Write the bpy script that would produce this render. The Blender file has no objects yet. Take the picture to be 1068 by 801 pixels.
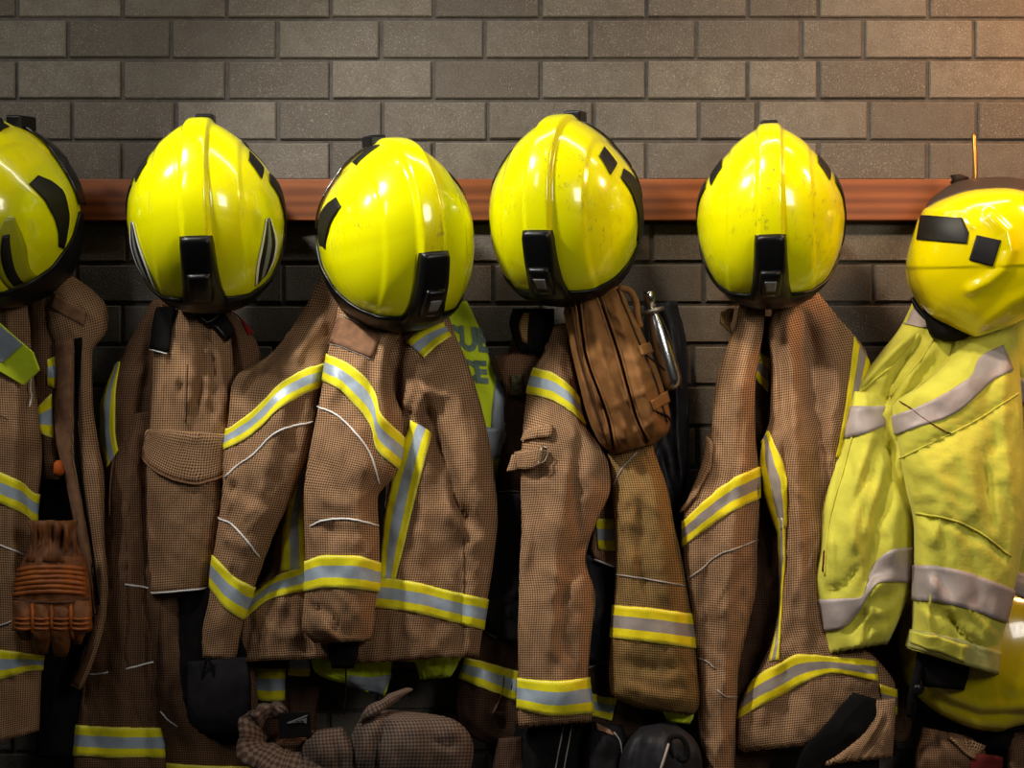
import bpy, math, random
import numpy as np
from mathutils import Vector, noise as mnoise

random.seed(7)
C = bpy.context.scene.collection
PI = math.pi
D, S, ZC = 2.2, 0.00175, 1.25           # camera distance to the wall, metres per unit on the wall, camera height

def U(px, py, d):
    """a point a distance d in front of the wall"""
    px = np.asarray(px, float); py = np.asarray(py, float); d = np.asarray(d, float)
    f = (D - d) / D
    return np.stack([(px - 534) * S * f, -d + 0 * px, ZC + (400.5 - py) * S * f], -1)

ORG = {}
def link(o):
    C.objects.link(o); return o

def thing(name, label, cat, loc=(0, 0, 0), group=None, rot=(0, 0, 0)):
    o = link(bpy.data.objects.new(name, None))
    o.empty_display_size = 0.05
    o.location = loc; o.rotation_euler = rot
    o['label'] = label; o['category'] = cat
    if group: o['group'] = group
    ORG[o.name] = np.array(loc, float)
    return o

def mk(name, verts, faces, mats, parent=None, uvs=None, smooth=True, fm=None, solid=0, soff=-1, bev=0, local=False):
    verts = np.asarray(verts, float)
    org = np.zeros(3)
    if parent is not None and not local:
        org = ORG[parent.name]
    loc_v = verts - org
    if parent is not None and not local:
        e = parent
        while e.parent is not None: e = e.parent
        if any(abs(q) > 1e-6 for q in e.rotation_euler):
            loc_v = loc_v @ np.array(e.rotation_euler.to_matrix())
    me = bpy.data.meshes.new(name)
    me.from_pydata(loc_v.tolist(), [], [tuple(int(i) for i in f) for f in faces])
    if not isinstance(mats, (list, tuple)): mats = [mats]
    for m in mats: me.materials.append(m)
    if fm is not None: me.polygons.foreach_set('material_index', np.asarray(fm, dtype=np.int32))
    me.polygons.foreach_set('use_smooth', [smooth] * len(me.polygons))
    if uvs is not None:
        ul = me.uv_layers.new(name='UVMap')
        li = np.empty(len(me.loops), dtype=np.int32); me.loops.foreach_get('vertex_index', li)
        ul.data.foreach_set('uv', np.asarray(uvs, float)[li].astype(np.float32).ravel())
    me.update()
    o = link(bpy.data.objects.new(name, me))
    if parent is not None:
        o.parent = parent; ORG[o.name] = org
    else:
        ORG[o.name] = np.zeros(3)
    if solid:
        m = o.modifiers.new('thickness', 'SOLIDIFY'); m.thickness = solid; m.offset = soff; m.use_even_offset = False
    if bev:
        m = o.modifiers.new('bevel', 'BEVEL'); m.width = bev; m.segments = 3; m.limit_method = 'ANGLE'
    return o

def grid_faces(nr, nc, closed=False):
    f = []
    for j in range(nr - 1):
        for i in range(nc if closed else nc - 1):
            i2 = (i + 1) % nc
            f.append((j * nc + i, (j + 1) * nc + i, (j + 1) * nc + i2, j * nc + i2))
    return f

def hermite(t, T, Y):
    """monotone cubic interpolation of columns of Y at knots T"""
    T = np.asarray(T, float); Y = np.asarray(Y, float)
    if Y.ndim == 1: Y = Y[:, None]
    n = len(T)
    h = np.diff(T); dl = np.diff(Y, axis=0) / h[:, None]
    m = np.zeros_like(Y)
    if n == 2:
        m[:] = dl[0]
    else:
        m[0] = dl[0]; m[-1] = dl[-1]
        a, b = dl[:-1], dl[1:]
        m[1:-1] = 0.5 * (a + b)
        lim = 3 * np.minimum(abs(a), abs(b))
        mi = np.sign(m[1:-1]) * np.minimum(abs(m[1:-1]), lim)
        m[1:-1] = np.where(a * b > 0, mi, 0.25 * m[1:-1])
    t = np.asarray(t, float)
    k = np.clip(np.searchsorted(T, t, side='right') - 1, 0, n - 2)
    x = (t - T[k]) / h[k]; x = x[:, None]; hh = h[k][:, None]
    return ((2*x**3 - 3*x**2 + 1) * Y[k] + (x**3 - 2*x**2 + x) * hh * m[k] + (-2*x**3 + 3*x**2) * Y[k+1] + (x**3 - x**2) * hh * m[k+1])

def poly_t(P, n, smooth=True):
    P = np.asarray(P, float)
    L = np.r_[0, np.cumsum(np.linalg.norm(np.diff(P, axis=0), axis=1))]
    if L[-1] == 0: return np.repeat(P[:1], n, 0)
    t = np.linspace(0, L[-1], n)
    if smooth and len(P) > 2: return hermite(t, L, P)
    return np.stack([np.interp(t, L, P[:, k]) for k in range(P.shape[1])], 1)

def dist_poly(Q, P):
    best = np.full(Q.shape[:-1], 1e9); bt = np.zeros(Q.shape[:-1])
    n = len(P) - 1
    for i in range(n):
        a = np.asarray(P[i], float); b = np.asarray(P[i + 1], float); ab = b - a
        t = np.clip(((Q - a) @ ab) / (ab @ ab + 1e-9), 0, 1)
        dd = np.linalg.norm(Q - (a + t[..., None] * ab), axis=-1)
        u = dd < best
        best = np.where(u, dd, best); bt = np.where(u, (i + t) / n, bt)
    return best, bt

def ss(x, a, b):
    t = np.clip((x - a) / (b - a), 0, 1); return t * t * (3 - 2 * t)

def fbm(P, sc, seed):
    o = Vector((seed * 7.31, seed * 3.17, seed * 1.93))
    return np.array([mnoise.noise(Vector(p) * sc + o) + 0.5 * mnoise.noise(Vector(p) * (sc * 2.1) + o) for p in P])

class Piece:
    """A hanging tube of cloth: rungs run from its left to its right edge, each with its distance from the wall and its half thickness."""
    seed = 0
    def __init__(s, name, parent, mat, rungs, d=0.12, t=0.04, folds=(), nu=88, step=5, back=0.55, pw=0.8, wr=0.0032, wsc=22, solid=0.003,
                 ragged=0, crease=0.0060, build=True, close=False, kind=None):
        Piece.seed += 1; s.seed = Piece.seed
        R = [tuple(r) + ((d,) if len(r) < 5 else ()) for r in rungs]
        R = np.array([tuple(r) + ((t,) if len(r) < 6 else ()) for r in R], float)
        mid = 0.5 * (R[:, 0:2] + R[:, 2:4])
        T = np.r_[0, np.cumsum(np.maximum(np.linalg.norm(np.diff(mid, axis=0), axis=1), 2))]
        s.nv = nv = max(8, int(T[-1] / step)); s.nu = nu
        s.K = hermite(np.linspace(0, T[-1], nv), T, R)
        s.Kf = hermite(np.linspace(0, T[-1], 900), T, R)
        a = np.linspace(0, 2 * PI, nu, endpoint=False)
        s.a = a
        c = (1 - np.cos(a)) / 2
        Lp = s.K[:, None, 0:2]; Rp = s.K[:, None, 2:4]
        px = Lp + (Rp - Lp) * c[None, :, None]
        if ragged:
            rng = np.random.RandomState(s.seed)
            j = ragged * (np.sin(a * 23 + rng.rand() * 6) * 0.5 + np.sin(a * 37 + rng.rand() * 6) * 0.5)
            px[-1, :, 1] += j; px[-2, :, 1] += j * 0.5
        sn = np.sin(a)
        b = np.abs(sn) ** pw
        dep = s.K[:, None, 4] + s.K[:, None, 5] * np.where(sn >= 0, b, -back * b)[None, :]
        fade = np.where(sn >= 0, np.clip(sn * 2.2, 0, 1), 0)[None, :]
        for f in folds:
            pts, amp, w = f[:3]
            dd, tt = dist_poly(px, pts)
            taper = np.clip(np.minimum(tt, 1 - tt) * 6 + 0.25, 0, 1) if len(f) < 4 else 1
            dep = dep + 1.5 * amp * 0.001 * np.exp(-(dd / (0.82 * w)) ** 2) * taper * fade
        base = U(px[..., 0], px[..., 1], dep)
        wr *= 2.0
        if wr:
            Pf = base.reshape(-1, 3).copy(); Pf[:, 2] *= 0.55
            n = fbm(Pf, wsc, s.seed).reshape(nv, nu) * wr
            Pf[:, 0] += 0.3 * Pf[:, 2]
            n += np.abs(fbm(Pf, wsc * 2.2, s.seed + 50).reshape(nv, nu)) * wr * 0.55
            for sg in (1, -1):
                an = sg * (0.75 + 0.25 * math.sin(s.seed * 1.7 + sg)); P0 = base.reshape(-1, 3)
                Pq = np.stack([(P0[:, 0] * math.cos(an) - P0[:, 2] * math.sin(an)) * 0.36, P0[:, 1] * 0.3, P0[:, 0] * math.sin(an) + P0[:, 2] * math.cos(an)], 1)
                off = Vector((s.seed * 3.3, sg * 5.1, s.seed * 1.1))
                q = np.array([mnoise.noise(Vector(p) * 26 + off) for p in Pq]).reshape(nv, nu)
                msk = np.array([mnoise.noise(Vector(p) * 9 + off * 2) for p in P0]).reshape(nv, nu)
                n += crease * (1 - np.abs(q)) ** 9 * np.clip(0.35 + msk * 1.6, 0, 1.1)
            dep = dep + n * np.clip(np.abs(sn) * 3, 0.1, 1)[None, :]
        dep = np.maximum(dep, 0.012)
        s.P = U(px[..., 0], px[..., 1], dep)
        du = np.roll(s.P, -1, 1) - np.roll(s.P, 1, 1)
        dv = np.gradient(s.P, axis=0)
        N = np.cross(du, dv); N /= np.linalg.norm(N, axis=-1, keepdims=True) + 1e-12
        mid_front = N[:, nu // 4, 1].mean()
        if mid_front > 0: N = -N
        s.N = N
        width = np.linalg.norm(s.K[:, 2:4] - s.K[:, 0:2], axis=1) * S
        vv = np.linspace(0, T[-1], nv) * S
        uu = (c[None, :] - 0.5) * width[:, None]
        uv = np.stack([uu + 0 * vv[:, None], -vv[:, None] + 0 * uu], -1).reshape(-1, 2)
        f = grid_faces(nv, nu, True)
        if mid_front <= 0: f = [q[::-1] for q in f]
        verts = s.P.reshape(-1, 3)
        if close:
            verts = np.vstack([verts, s.P[0].mean(0)[None], s.P[-1].mean(0)[None]]); n0 = nv * nu
            uv = np.vstack([uv, uv[:nu].mean(0)[None], uv[-nu:].mean(0)[None]])
            for i in range(nu):
                i2 = (i + 1) % nu
                f.append((n0, i, i2) if mid_front > 0 else (n0, i2, i))
                k = (nv - 1) * nu
                f.append((n0 + 1, k + i2, k + i) if mid_front > 0 else (n0 + 1, k + i, k + i2))
        s.obj = mk(name, verts, f, mat, parent, uvs=uv, solid=0 if close else solid) if build else parent
        if kind: s.obj['kind'] = kind

    def inv(s, Q):
        Q = np.asarray(Q, float).reshape(-1, 2)
        L = s.Kf[None, :, 0:2]; R = s.Kf[None, :, 2:4]
        e = R - L; q = Q[:, None, :] - L
        ln = np.linalg.norm(e, axis=-1) + 1e-9
        cr = (e[..., 0] * q[..., 1] - e[..., 1] * q[..., 0]) / ln
        c = (e * q).sum(-1) / ln**2
        pen = np.abs(cr) + 30 * np.maximum(0, np.abs(c - 0.5) - 0.75)
        k = pen.argmin(1)
        i = np.arange(len(Q))
        v = k / (s.Kf.shape[0] - 1) * (s.nv - 1)
        cc = np.clip(c[i, k], 0.0, 1.0)
        return np.arccos(1 - 2 * cc), v

    def at(s, a, v, off=0.0):
        a = np.asarray(a, float) % (2 * PI); v = np.clip(np.asarray(v, float), 0, s.nv - 1.0001)
        x = a / (2 * PI) * s.nu; i0 = np.floor(x).astype(int) % s.nu; i1 = (i0 + 1) % s.nu; fx = (x - np.floor(x))[..., None]
        j0 = np.floor(v).astype(int); j1 = np.minimum(j0 + 1, s.nv - 1); fy = (v - j0)[..., None]
        def bl(G): return (G[j0, i0] * (1 - fx) + G[j0, i1] * fx) * (1 - fy) + (G[j1, i0] * (1 - fx) + G[j1, i1] * fx) * fy
        n = bl(s.N); n /= np.linalg.norm(n, axis=-1, keepdims=True) + 1e-12
        return bl(s.P) + n * off

    def patch(s, name, mat, top, bot, off=0.002, thick=0.0016, nc=None, nr=7, wl=0, wr=0, smooth=True, parent=None, hem=0):
        L = np.linalg.norm(np.diff(np.asarray(top, float), axis=0), axis=1).sum()
        nc = nc or int(max(8, L / 4))
        A = poly_t(top, nc, smooth); B = poly_t(bot, nc, smooth)
        w = np.linspace(0, 1, nr)[:, None, None]
        Q = A[None] * (1 - w) + B[None] * w
        a, v = s.inv(Q.reshape(-1, 2))
        a = a.reshape(nr, nc); v = v.reshape(nr, nc)
        if wl:
            ex = np.linspace(1, 0, 6, endpoint=False) * wl
            a = np.hstack([a[:, :1] - ex[None, :], a]); v = np.hstack([np.repeat(v[:, :1], 6, 1), v])
        if wr:
            ex = np.linspace(0, 1, 7)[1:] * wr
            a = np.hstack([a, a[:, -1:] + ex[None, :]]); v = np.hstack([v, np.repeat(v[:, -1:], 6, 1)])
        nc = a.shape[1]
        P = s.at(a, v, off)
        ul = np.cumsum(np.r_[0, np.linalg.norm(np.diff(P[nr // 2], axis=0), axis=1)])
        hgt = 1.0 if 'reflective_tape' in mat.name else np.linalg.norm(np.diff(P, axis=0), axis=-1).sum(0).mean()
        uv = np.stack([np.repeat(ul[None], nr, 0), np.repeat(hgt * (1 - w[:, :, 0]), nc, 1)], -1)
        o = mk(name, P.reshape(-1, 3), grid_faces(nr, nc), mat, parent or s.obj, uvs=uv.reshape(-1, 2), solid=thick, soff=0)
        return o

    def line(s, name, mat, pts, r=0.0013, off=0.0012, parent=None, n=None, smooth=True):
        L = np.linalg.norm(np.diff(np.asarray(pts, float), axis=0), axis=1).sum()
        Q = poly_t(pts, n or int(max(6, L / 4)), smooth)
        a, v = s.inv(Q)
        return mk(name, *tube(s.at(a, v, off), r), mat, parent or s.obj)

def tube(P, r, n=8, cap=True):
    P = np.asarray(P, float); m = len(P)
    r = np.broadcast_to(np.asarray(r, float), (m,))
    T = np.gradient(P, axis=0); T /= np.linalg.norm(T, axis=1, keepdims=True) + 1e-12
    ref = np.array([0, 1.0, 0]) if abs(T[0][1]) < 0.8 else np.array([1.0, 0, 0])
    V = []; nrm = np.cross(T[0], ref); nrm /= np.linalg.norm(nrm)
    for i in range(m):
        nrm = nrm - T[i] * (nrm @ T[i]); nrm /= np.linalg.norm(nrm) + 1e-12
        b = np.cross(T[i], nrm)
        for k in range(n):
            an = 2 * PI * k / n
            V.append(P[i] + r[i] * (math.cos(an) * nrm + math.sin(an) * b))
    f = grid_faces(m, n, True)
    if cap:
        f.append(tuple(range(n))); f.append(tuple((m - 1) * n + k for k in reversed(range(n))))
    return np.array(V), f

def lathe(P0, ax, prof, n=32):
    """prof = (distance along axis, radius)"""
    P0 = np.asarray(P0, float); ax = np.asarray(ax, float); ax /= np.linalg.norm(ax)
    h = np.array([0, 1.0, 0]) if abs(ax[1]) < 0.8 else np.array([1.0, 0, 0])
    e1 = np.cross(ax, h); e1 /= np.linalg.norm(e1); e2 = np.cross(ax, e1)
    V = [P0 + ax * z + r * (math.cos(2*PI*k/n) * e1 + math.sin(2*PI*k/n) * e2) for z, r in prof for k in range(n)]
    f = grid_faces(len(prof), n, True)
    f.append(tuple(range(n))); f.append(tuple((len(prof)-1)*n + k for k in reversed(range(n))))
    return np.array(V), f

def slab(name, mat, pts, d, th, parent=None, bev=0.0015, tilt=(0, 0)):
    """flat plate with an outline, its front a distance d from the wall"""
    pts = np.asarray(pts, float); c = pts.mean(0)
    dd = d + (pts - c) @ np.array(tilt)
    F = U(pts[:, 0], pts[:, 1], dd); B = F.copy(); B[:, 1] += th
    n = len(pts)
    f = [tuple(range(n)), tuple(reversed(range(n, 2*n)))] + [(i, i + n, (i+1) % n + n, (i+1) % n) for i in range(n)]
    uv = np.vstack([pts, pts]) * S
    return mk(name, np.vstack([F, B]), f, mat, parent, uvs=uv, smooth=False, bev=bev)
# ------------------------------------------------------------------ materials
def lin(c):
    return tuple(((x/255)/12.92 if x/255 <= 0.04045 else (((x/255)+0.055)/1.055)**2.4) for x in c) + (1,)

class NT:
    def __init__(s, name):
        s.m = bpy.data.materials.new(name); s.m.use_nodes = True
        s.t = s.m.node_tree; s.b = s.t.nodes['Principled BSDF']
    def n(s, typ, **kw):
        o = s.t.nodes.new(typ)
        for k, v in kw.items(): setattr(o, k, v)
        return o
    def l(s, a, b): s.t.links.new(a, b)
    def math(s, op, a, b=None, c=None):
        o = s.n('ShaderNodeMath', operation=op)
        for i, x in enumerate((a, b, c)):
            if x is None: continue
            if isinstance(x, (int, float)): o.inputs[i].default_value = x
            else: s.l(x, o.inputs[i])
        return o.outputs[0]
    def mix(s, f, a, b, mode='MIX'):
        o = s.n('ShaderNodeMix', data_type='RGBA', blend_type=mode)
        for i, x in ((0, f), (6, a), (7, b)):
            if isinstance(x, (int, float)): o.inputs[i].default_value = x
            elif isinstance(x, tuple): o.inputs[i].default_value = x
            else: s.l(x, o.inputs[i])
        return o.outputs[2]
    def ramp(s, x, stops):
        o = s.n('ShaderNodeValToRGB')
        e = o.color_ramp.elements
        while len(e) < len(stops): e.new(0.5)
        for k, (p, c) in enumerate(stops):
            e[k].position = p; e[k].color = c if isinstance(c, tuple) else (c, c, c, 1)
        s.l(x, o.inputs[0]); return o.outputs[0]
    def noise(s, vec, sc, det=4, rough=0.55):
        o = s.n('ShaderNodeTexNoise'); o.inputs['Scale'].default_value = sc; o.inputs['Detail'].default_value = det
        o.inputs['Roughness'].default_value = rough
        if vec is not None: s.l(vec, o.inputs['Vector'])
        return o.outputs['Fac']
    def bump(s, h, st, dist=0.001, prev=None):
        o = s.n('ShaderNodeBump'); o.inputs['Strength'].default_value = st; o.inputs['Distance'].default_value = dist
        s.l(h, o.inputs['Height'])
        if prev is not None: s.l(prev, o.inputs['Normal'])
        s.l(o.outputs[0], s.b.inputs['Normal']); return o.outputs[0]
    def set(s, rough=0.8, metal=0, spec=0.3, coat=0, sheen=0):
        s.b.inputs['Roughness'].default_value = rough; s.b.inputs['Metallic'].default_value = metal
        s.b.inputs['Specular IOR Level'].default_value = spec
        s.b.inputs['Coat Weight'].default_value = coat; s.b.inputs['Coat Roughness'].default_value = 0.06
        s.b.inputs['Sheen Weight'].default_value = sheen
    def col(s, x):
        if isinstance(x, tuple): s.b.inputs['Base Color'].default_value = x
        else: s.l(x, s.b.inputs['Base Color'])
    def uv(s):
        return s.n('ShaderNodeTexCoord').outputs['UV']
    def obj(s):
        return s.n('ShaderNodeTexCoord').outputs['Object']
    def pos(s):
        return s.n('ShaderNodeNewGeometry').outputs['Position']
    def sep(s, v):
        o = s.n('ShaderNodeSeparateXYZ'); s.l(v, o.inputs[0]); return o.outputs

def weave(name, tan, dark, p=0.0043, bias=0.0, bump=0.5, dirt=0.45):
    m = NT(name); uv = m.uv(); x, y, _ = m.sep(uv)
    k = 2 * PI / p
    sx = m.math('SINE', m.math('MULTIPLY', x, k)); sy = m.math('SINE', m.math('MULTIPLY', y, k))
    v = m.math('ADD', m.math('MULTIPLY', m.math('ADD', sx, sy), 0.25), 0.5 + bias)
    f = m.ramp(v, [(0.28, 0.0), (0.58, 1.0)])
    c = m.mix(f, lin(dark), lin(tan))
    # a thread of ripstop every few checks
    big = m.math('SINE', m.math('MULTIPLY', m.math('ADD', x, y), k / 9))
    n1 = m.noise(m.pos(), 9, 5); n2 = m.noise(m.pos(), 70, 3)
    c = m.mix(m.math('MULTIPLY', m.ramp(n1, [(0.42, 0.0), (0.75, 1.0)]), dirt), c, lin(tuple(int(q * 0.62) for q in dark)))
    c = m.mix(m.math('MULTIPLY', m.ramp(n2, [(0.55, 0.0), (0.8, 1.0)]), 0.22), c, lin(tan))
    m.col(c); m.set(0.92, spec=0.12, sheen=0.0)
    b1 = m.bump(m.math('ADD', v, m.math('MULTIPLY', n2, 0.6)), bump, 0.0012)
    return m.m

def plain(name, c, rough=0.85, spec=0.2, metal=0, c2=None, nsc=25, bump=0.25, bd=0.001, coat=0, sheen=0, nb=220):
    m = NT(name)
    n1 = m.noise(m.pos(), nsc, 5)
    if c2: m.col(m.mix(m.ramp(n1, [(0.35, 0.0), (0.7, 1.0)]), lin(c), lin(c2)))
    else: m.col(lin(c))
    m.set(rough, metal, spec, coat, sheen)
    if bump: m.bump(m.noise(m.pos(), nb, 3), bump, bd)
    return m.m

def tape_mat(name, yel, sil, edge, lo=0.32, hi=0.68):
    m = NT(name); uv = m.uv(); x, y, _ = m.sep(uv)
    st = m.ramp(y, [(0.0, 1.0), (lo - 0.012, 1.0), (lo, 0.0), (hi, 0.0), (hi + 0.012, 1.0), (1.0, 1.0)])
    n1 = m.noise(m.pos(), 30, 5)
    dirt = m.math('MULTIPLY', m.ramp(n1, [(0.5, 0.0), (0.8, 1.0)]), 0.4)
    yc = m.mix(dirt, lin(yel), lin(tuple(int(q * 0.55) for q in yel)))
    sc = m.mix(m.math('MULTIPLY', dirt, 0.8), lin(sil), lin(tuple(int(q * 0.6) for q in sil)))
    # pale stitched edges
    d0 = m.math('ABSOLUTE', m.math('SUBTRACT', m.math('ABSOLUTE', m.math('SUBTRACT', y, 0.5)), 0.462))
    stitch = m.math('MULTIPLY', m.math('LESS_THAN', d0, 0.02), m.math('GREATER_THAN', m.math('SINE', m.math('MULTIPLY', x, 2*PI/0.005)), -0.35))
    yc = m.mix(m.math('MULTIPLY', stitch, 0.75), yc, lin(edge))
    m.col(m.mix(st, sc, yc))
    m.set(0.6, spec=0.3)
    rr = m.math('ADD', m.math('MULTIPLY', st, 0.35), 0.42); m.l(rr, m.b.inputs['Roughness'])
    mm = m.math('MULTIPLY', m.math('SUBTRACT', 1.0, st), 0.12); m.l(mm, m.b.inputs['Metallic'])
    h = m.math('ADD', m.noise(m.pos(), 60, 4), m.math('MULTIPLY', stitch, 0.5))
    m.bump(h, 0.35, 0.0025)
    return m.m

def silver_mat(name, c):
    m = NT(name); n1 = m.noise(m.pos(), 26, 5)
    m.col(m.mix(m.math('MULTIPLY', m.ramp(n1, [(0.4, 0.0), (0.8, 1.0)]), 0.45), lin(c), lin(tuple(int(q*0.6) for q in c))))
    m.set(0.5, 0.1, 0.3); m.bump(n1, 0.35, 0.004)
    return m.m

def helmet_mat(name, c, scuff=0.5, seed=0.0):
    m = NT(name); ob = m.obj()
    rnd = m.n('ShaderNodeObjectInfo').outputs['Random']
    add = m.n('ShaderNodeVectorMath', operation='ADD'); m.l(ob, add.inputs[0])
    cmb = m.n('ShaderNodeCombineXYZ'); m.l(m.math('MULTIPLY', rnd, 17.0), cmb.inputs[0]); m.l(m.math('MULTIPLY', rnd, 9.0), cmb.inputs[2]); m.l(cmb.outputs[0], add.inputs[1])
    mp = m.n('ShaderNodeMapping'); m.l(add.outputs[0], mp.inputs[0]); mp.inputs['Location'].default_value = (seed, seed*0.7, seed*1.3); mp.inputs['Scale'].default_value = (1, 1, 0.5)
    n1 = m.noise(mp.outputs[0], 110, 6, 0.72); n2 = m.noise(mp.outputs[0], 13, 3)
    sc = m.math('MULTIPLY', m.ramp(n1, [(0.55, 0.0), (0.66, 1.0)]), m.ramp(n2, [(0.46, 0.0), (0.64, 1.0)]))
    m.col(m.mix(m.math('MULTIPLY', sc, scuff), lin(c), lin((84, 84, 20))))
    m.set(0.22, spec=0.5, coat=0.6)
    m.l(m.math('ADD', m.math('MULTIPLY', sc, 0.3), m.math('ADD', 0.12, m.math('MULTIPLY', n2, 0.12))), m.b.inputs['Roughness'])
    return m.m

M = {}
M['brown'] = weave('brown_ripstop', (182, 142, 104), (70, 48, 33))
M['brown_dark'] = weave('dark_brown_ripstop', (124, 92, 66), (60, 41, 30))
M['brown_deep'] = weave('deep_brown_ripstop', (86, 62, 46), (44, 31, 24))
M['olive'] = weave('olive_tan_ripstop', (158, 124, 74), (76, 56, 30))
M['bundle'] = weave('grey_brown_check', (112, 96, 84), (70, 57, 49), p=0.0066, bias=-0.08, dirt=0.35)
M['facing'] = plain('brown_suede', (142, 104, 76), c2=(112, 80, 58), nsc=60)
M['edge'] = plain('brown_binding', (96, 66, 46), c2=(72, 48, 34), nsc=60)
M['black'] = plain('black_cloth', (22, 20, 20), c2=(14, 13, 13), rough=0.9, spec=0.1)
M['blackgrey'] = plain('charcoal_cloth', (36, 33, 36), c2=(22, 20, 22), rough=0.8, spec=0.15)
M['leather'] = plain('black_coated_cloth', (34, 33, 36), c2=(22, 21, 24), rough=0.6, spec=0.3, bump=0.4, bd=0.002, nb=60)
M['plastic'] = plain('black_plastic', (11, 11, 12), rough=0.34, spec=0.3, bump=0.05)
M['gloss'] = plain('black_gloss', (9, 9, 10), rough=0.2, spec=0.5, bump=0)
M['sticker'] = plain('dark_sticker', (16, 15, 15), rough=0.5, spec=0.3, bump=0)
M['brim'] = plain('brown_black_brim', (58, 46, 38), rough=0.5, spec=0.3, bump=0.05)
M['recess_tone'] = plain('shaded_recess_yellow', (150, 150, 10), rough=0.3, spec=0.5, bump=0)
M['lens'] = plain('grey_lens', (120, 118, 118), rough=0.25, spec=0.5, bump=0)
M['white'] = plain('white_stripe', (225, 225, 220), rough=0.45, spec=0.4, bump=0)
M['greyst'] = plain('grey_stripe', (120, 120, 118), rough=0.4, spec=0.4, bump=0)
M['piping'] = plain('reflective_piping', (232, 230, 226), rough=0.5, spec=0.3, bump=0)
M['pipedim'] = plain('dull_piping', (160, 150, 140), rough=0.6, spec=0.3, bump=0)
M['tape'] = tape_mat('reflective_tape_lime', (244, 232, 28), (174, 188, 200), (255, 250, 170))
M['tapewarm'] = tape_mat('reflective_tape_warm', (240, 218, 20), (160, 148, 138), (250, 236, 140))
M['silver'] = silver_mat('reflective_silver', (166, 178, 188))
M['silverwarm'] = silver_mat('reflective_silver_warm', (172, 158, 152))
M['helmet'] = helmet_mat('helmet_yellow', (224, 222, 2), 0.25, 0.0)
M['helmet_scuffed'] = helmet_mat('helmet_yellow_scuffed', (224, 222, 2), 0.75, 3.0)
M['helmet_plain'] = helmet_mat('helmet_golden_yellow', (226, 208, 0), 0.3, 5.0)
M['helmet_dimmed'] = helmet_mat('helmet_dimmed_yellow', (172, 156, 10), 0.5, 8.0)  # darkened yellow, puts the shade under the jacket into the colour
M['cuffgrey'] = plain('pale_cuff_binding', (184, 178, 104), c2=(156, 150, 84), rough=0.8)
def hivis(name, c, c2):
    m = NT(name); p = m.pos()
    n1 = m.noise(p, 12, 5); n2 = m.noise(p, 300, 2)
    m.col(m.mix(m.math('MULTIPLY', m.ramp(n1, [(0.38, 0.0), (0.72, 1.0)]), 0.6), lin(c), lin(c2)))
    m.set(0.85, spec=0.2, sheen=0.1); b = m.bump(n2, 0.3, 0.0006); m.bump(m.noise(p, 45, 5), 0.5, 0.004, b)
    return m.m
M['lime'] = hivis('fluorescent_lime_vest', (222, 242, 44), (196, 220, 36))
M['limedark'] = hivis('lime_trim_dark', (168, 184, 20), (134, 150, 14))
M['jacket'] = hivis('hi_vis_yellow_jacket', (208, 202, 74), (166, 158, 52))
M['vestletter'] = plain('grey_lettering', (112, 132, 118), rough=0.5, bump=0)
M['bag'] = plain('brown_bag_canvas', (146, 100, 54), c2=(108, 70, 34), rough=0.75, spec=0.25, nsc=14, bump=0.3)
M['bagdark'] = plain('bag_zip', (60, 38, 20), rough=0.7, bump=0.4, nb=400)
M['steel'] = plain('polished_steel', (205, 205, 205), rough=0.22, metal=1, bump=0)
M['dullmetal'] = plain('dull_metal', (150, 140, 126), rough=0.4, metal=0.8, bump=0)
M['brass'] = plain('brass_hook', (190, 140, 70), rough=0.32, metal=1, bump=0)
M['ironhook'] = plain('dark_iron', (52, 40, 32), rough=0.6, metal=0.6, c2=(30, 24, 20), bump=0.4)
M['glove'] = plain('tan_leather', (128, 78, 38), c2=(86, 48, 22), rough=0.6, spec=0.3, nsc=40, bump=0.4, bd=0.002, nb=110)
M['glovepad'] = plain('orange_leather', (166, 92, 32), c2=(120, 62, 22), rough=0.5, spec=0.35, nsc=40, bump=0.3, nb=110)
M['red'] = plain('red_webbing', (130, 24, 24), rough=0.7)
M['redbrown'] = plain('dark_red_cloth', (92, 26, 20), rough=0.8)
M['orange'] = plain('orange_tag', (190, 90, 30), rough=0.6)
M['camo'] = plain('mottled_green_badge', (52, 58, 40), c2=(112, 100, 66), nsc=120, rough=0.9)
# wood
def wood():
    m = NT('varnished_rail_wood'); p = m.pos()
    mp = m.n('ShaderNodeMapping'); m.l(p, mp.inputs[0]); mp.inputs['Scale'].default_value = (0.9, 6, 26)
    n1 = m.noise(mp.outputs[0], 2.2, 3); 
    w = m.n('ShaderNodeTexWave', wave_type='BANDS', bands_direction='Z'); m.l(mp.outputs[0], w.inputs['Vector'])
    w.inputs['Scale'].default_value = 0.55; w.inputs['Distortion'].default_value = 7; w.inputs['Detail'].default_value = 3; w.inputs['Detail Scale'].default_value = 0.8
    mp2 = m.n('ShaderNodeMapping'); m.l(p, mp2.inputs[0]); mp2.inputs['Scale'].default_value = (4, 30, 140)
    n2 = m.noise(mp2.outputs[0], 3, 3)
    c = m.mix(w.outputs['Fac'], lin((108, 58, 26)), lin((142, 80, 36)))
    c = m.mix(m.math('MULTIPLY', n2, 0.5), c, lin((80, 42, 22)))
    m.col(c); m.set(0.5, spec=0.3); m.bump(n2, 0.2, 0.001)
    return m.m
M['wood'] = wood()
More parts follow.
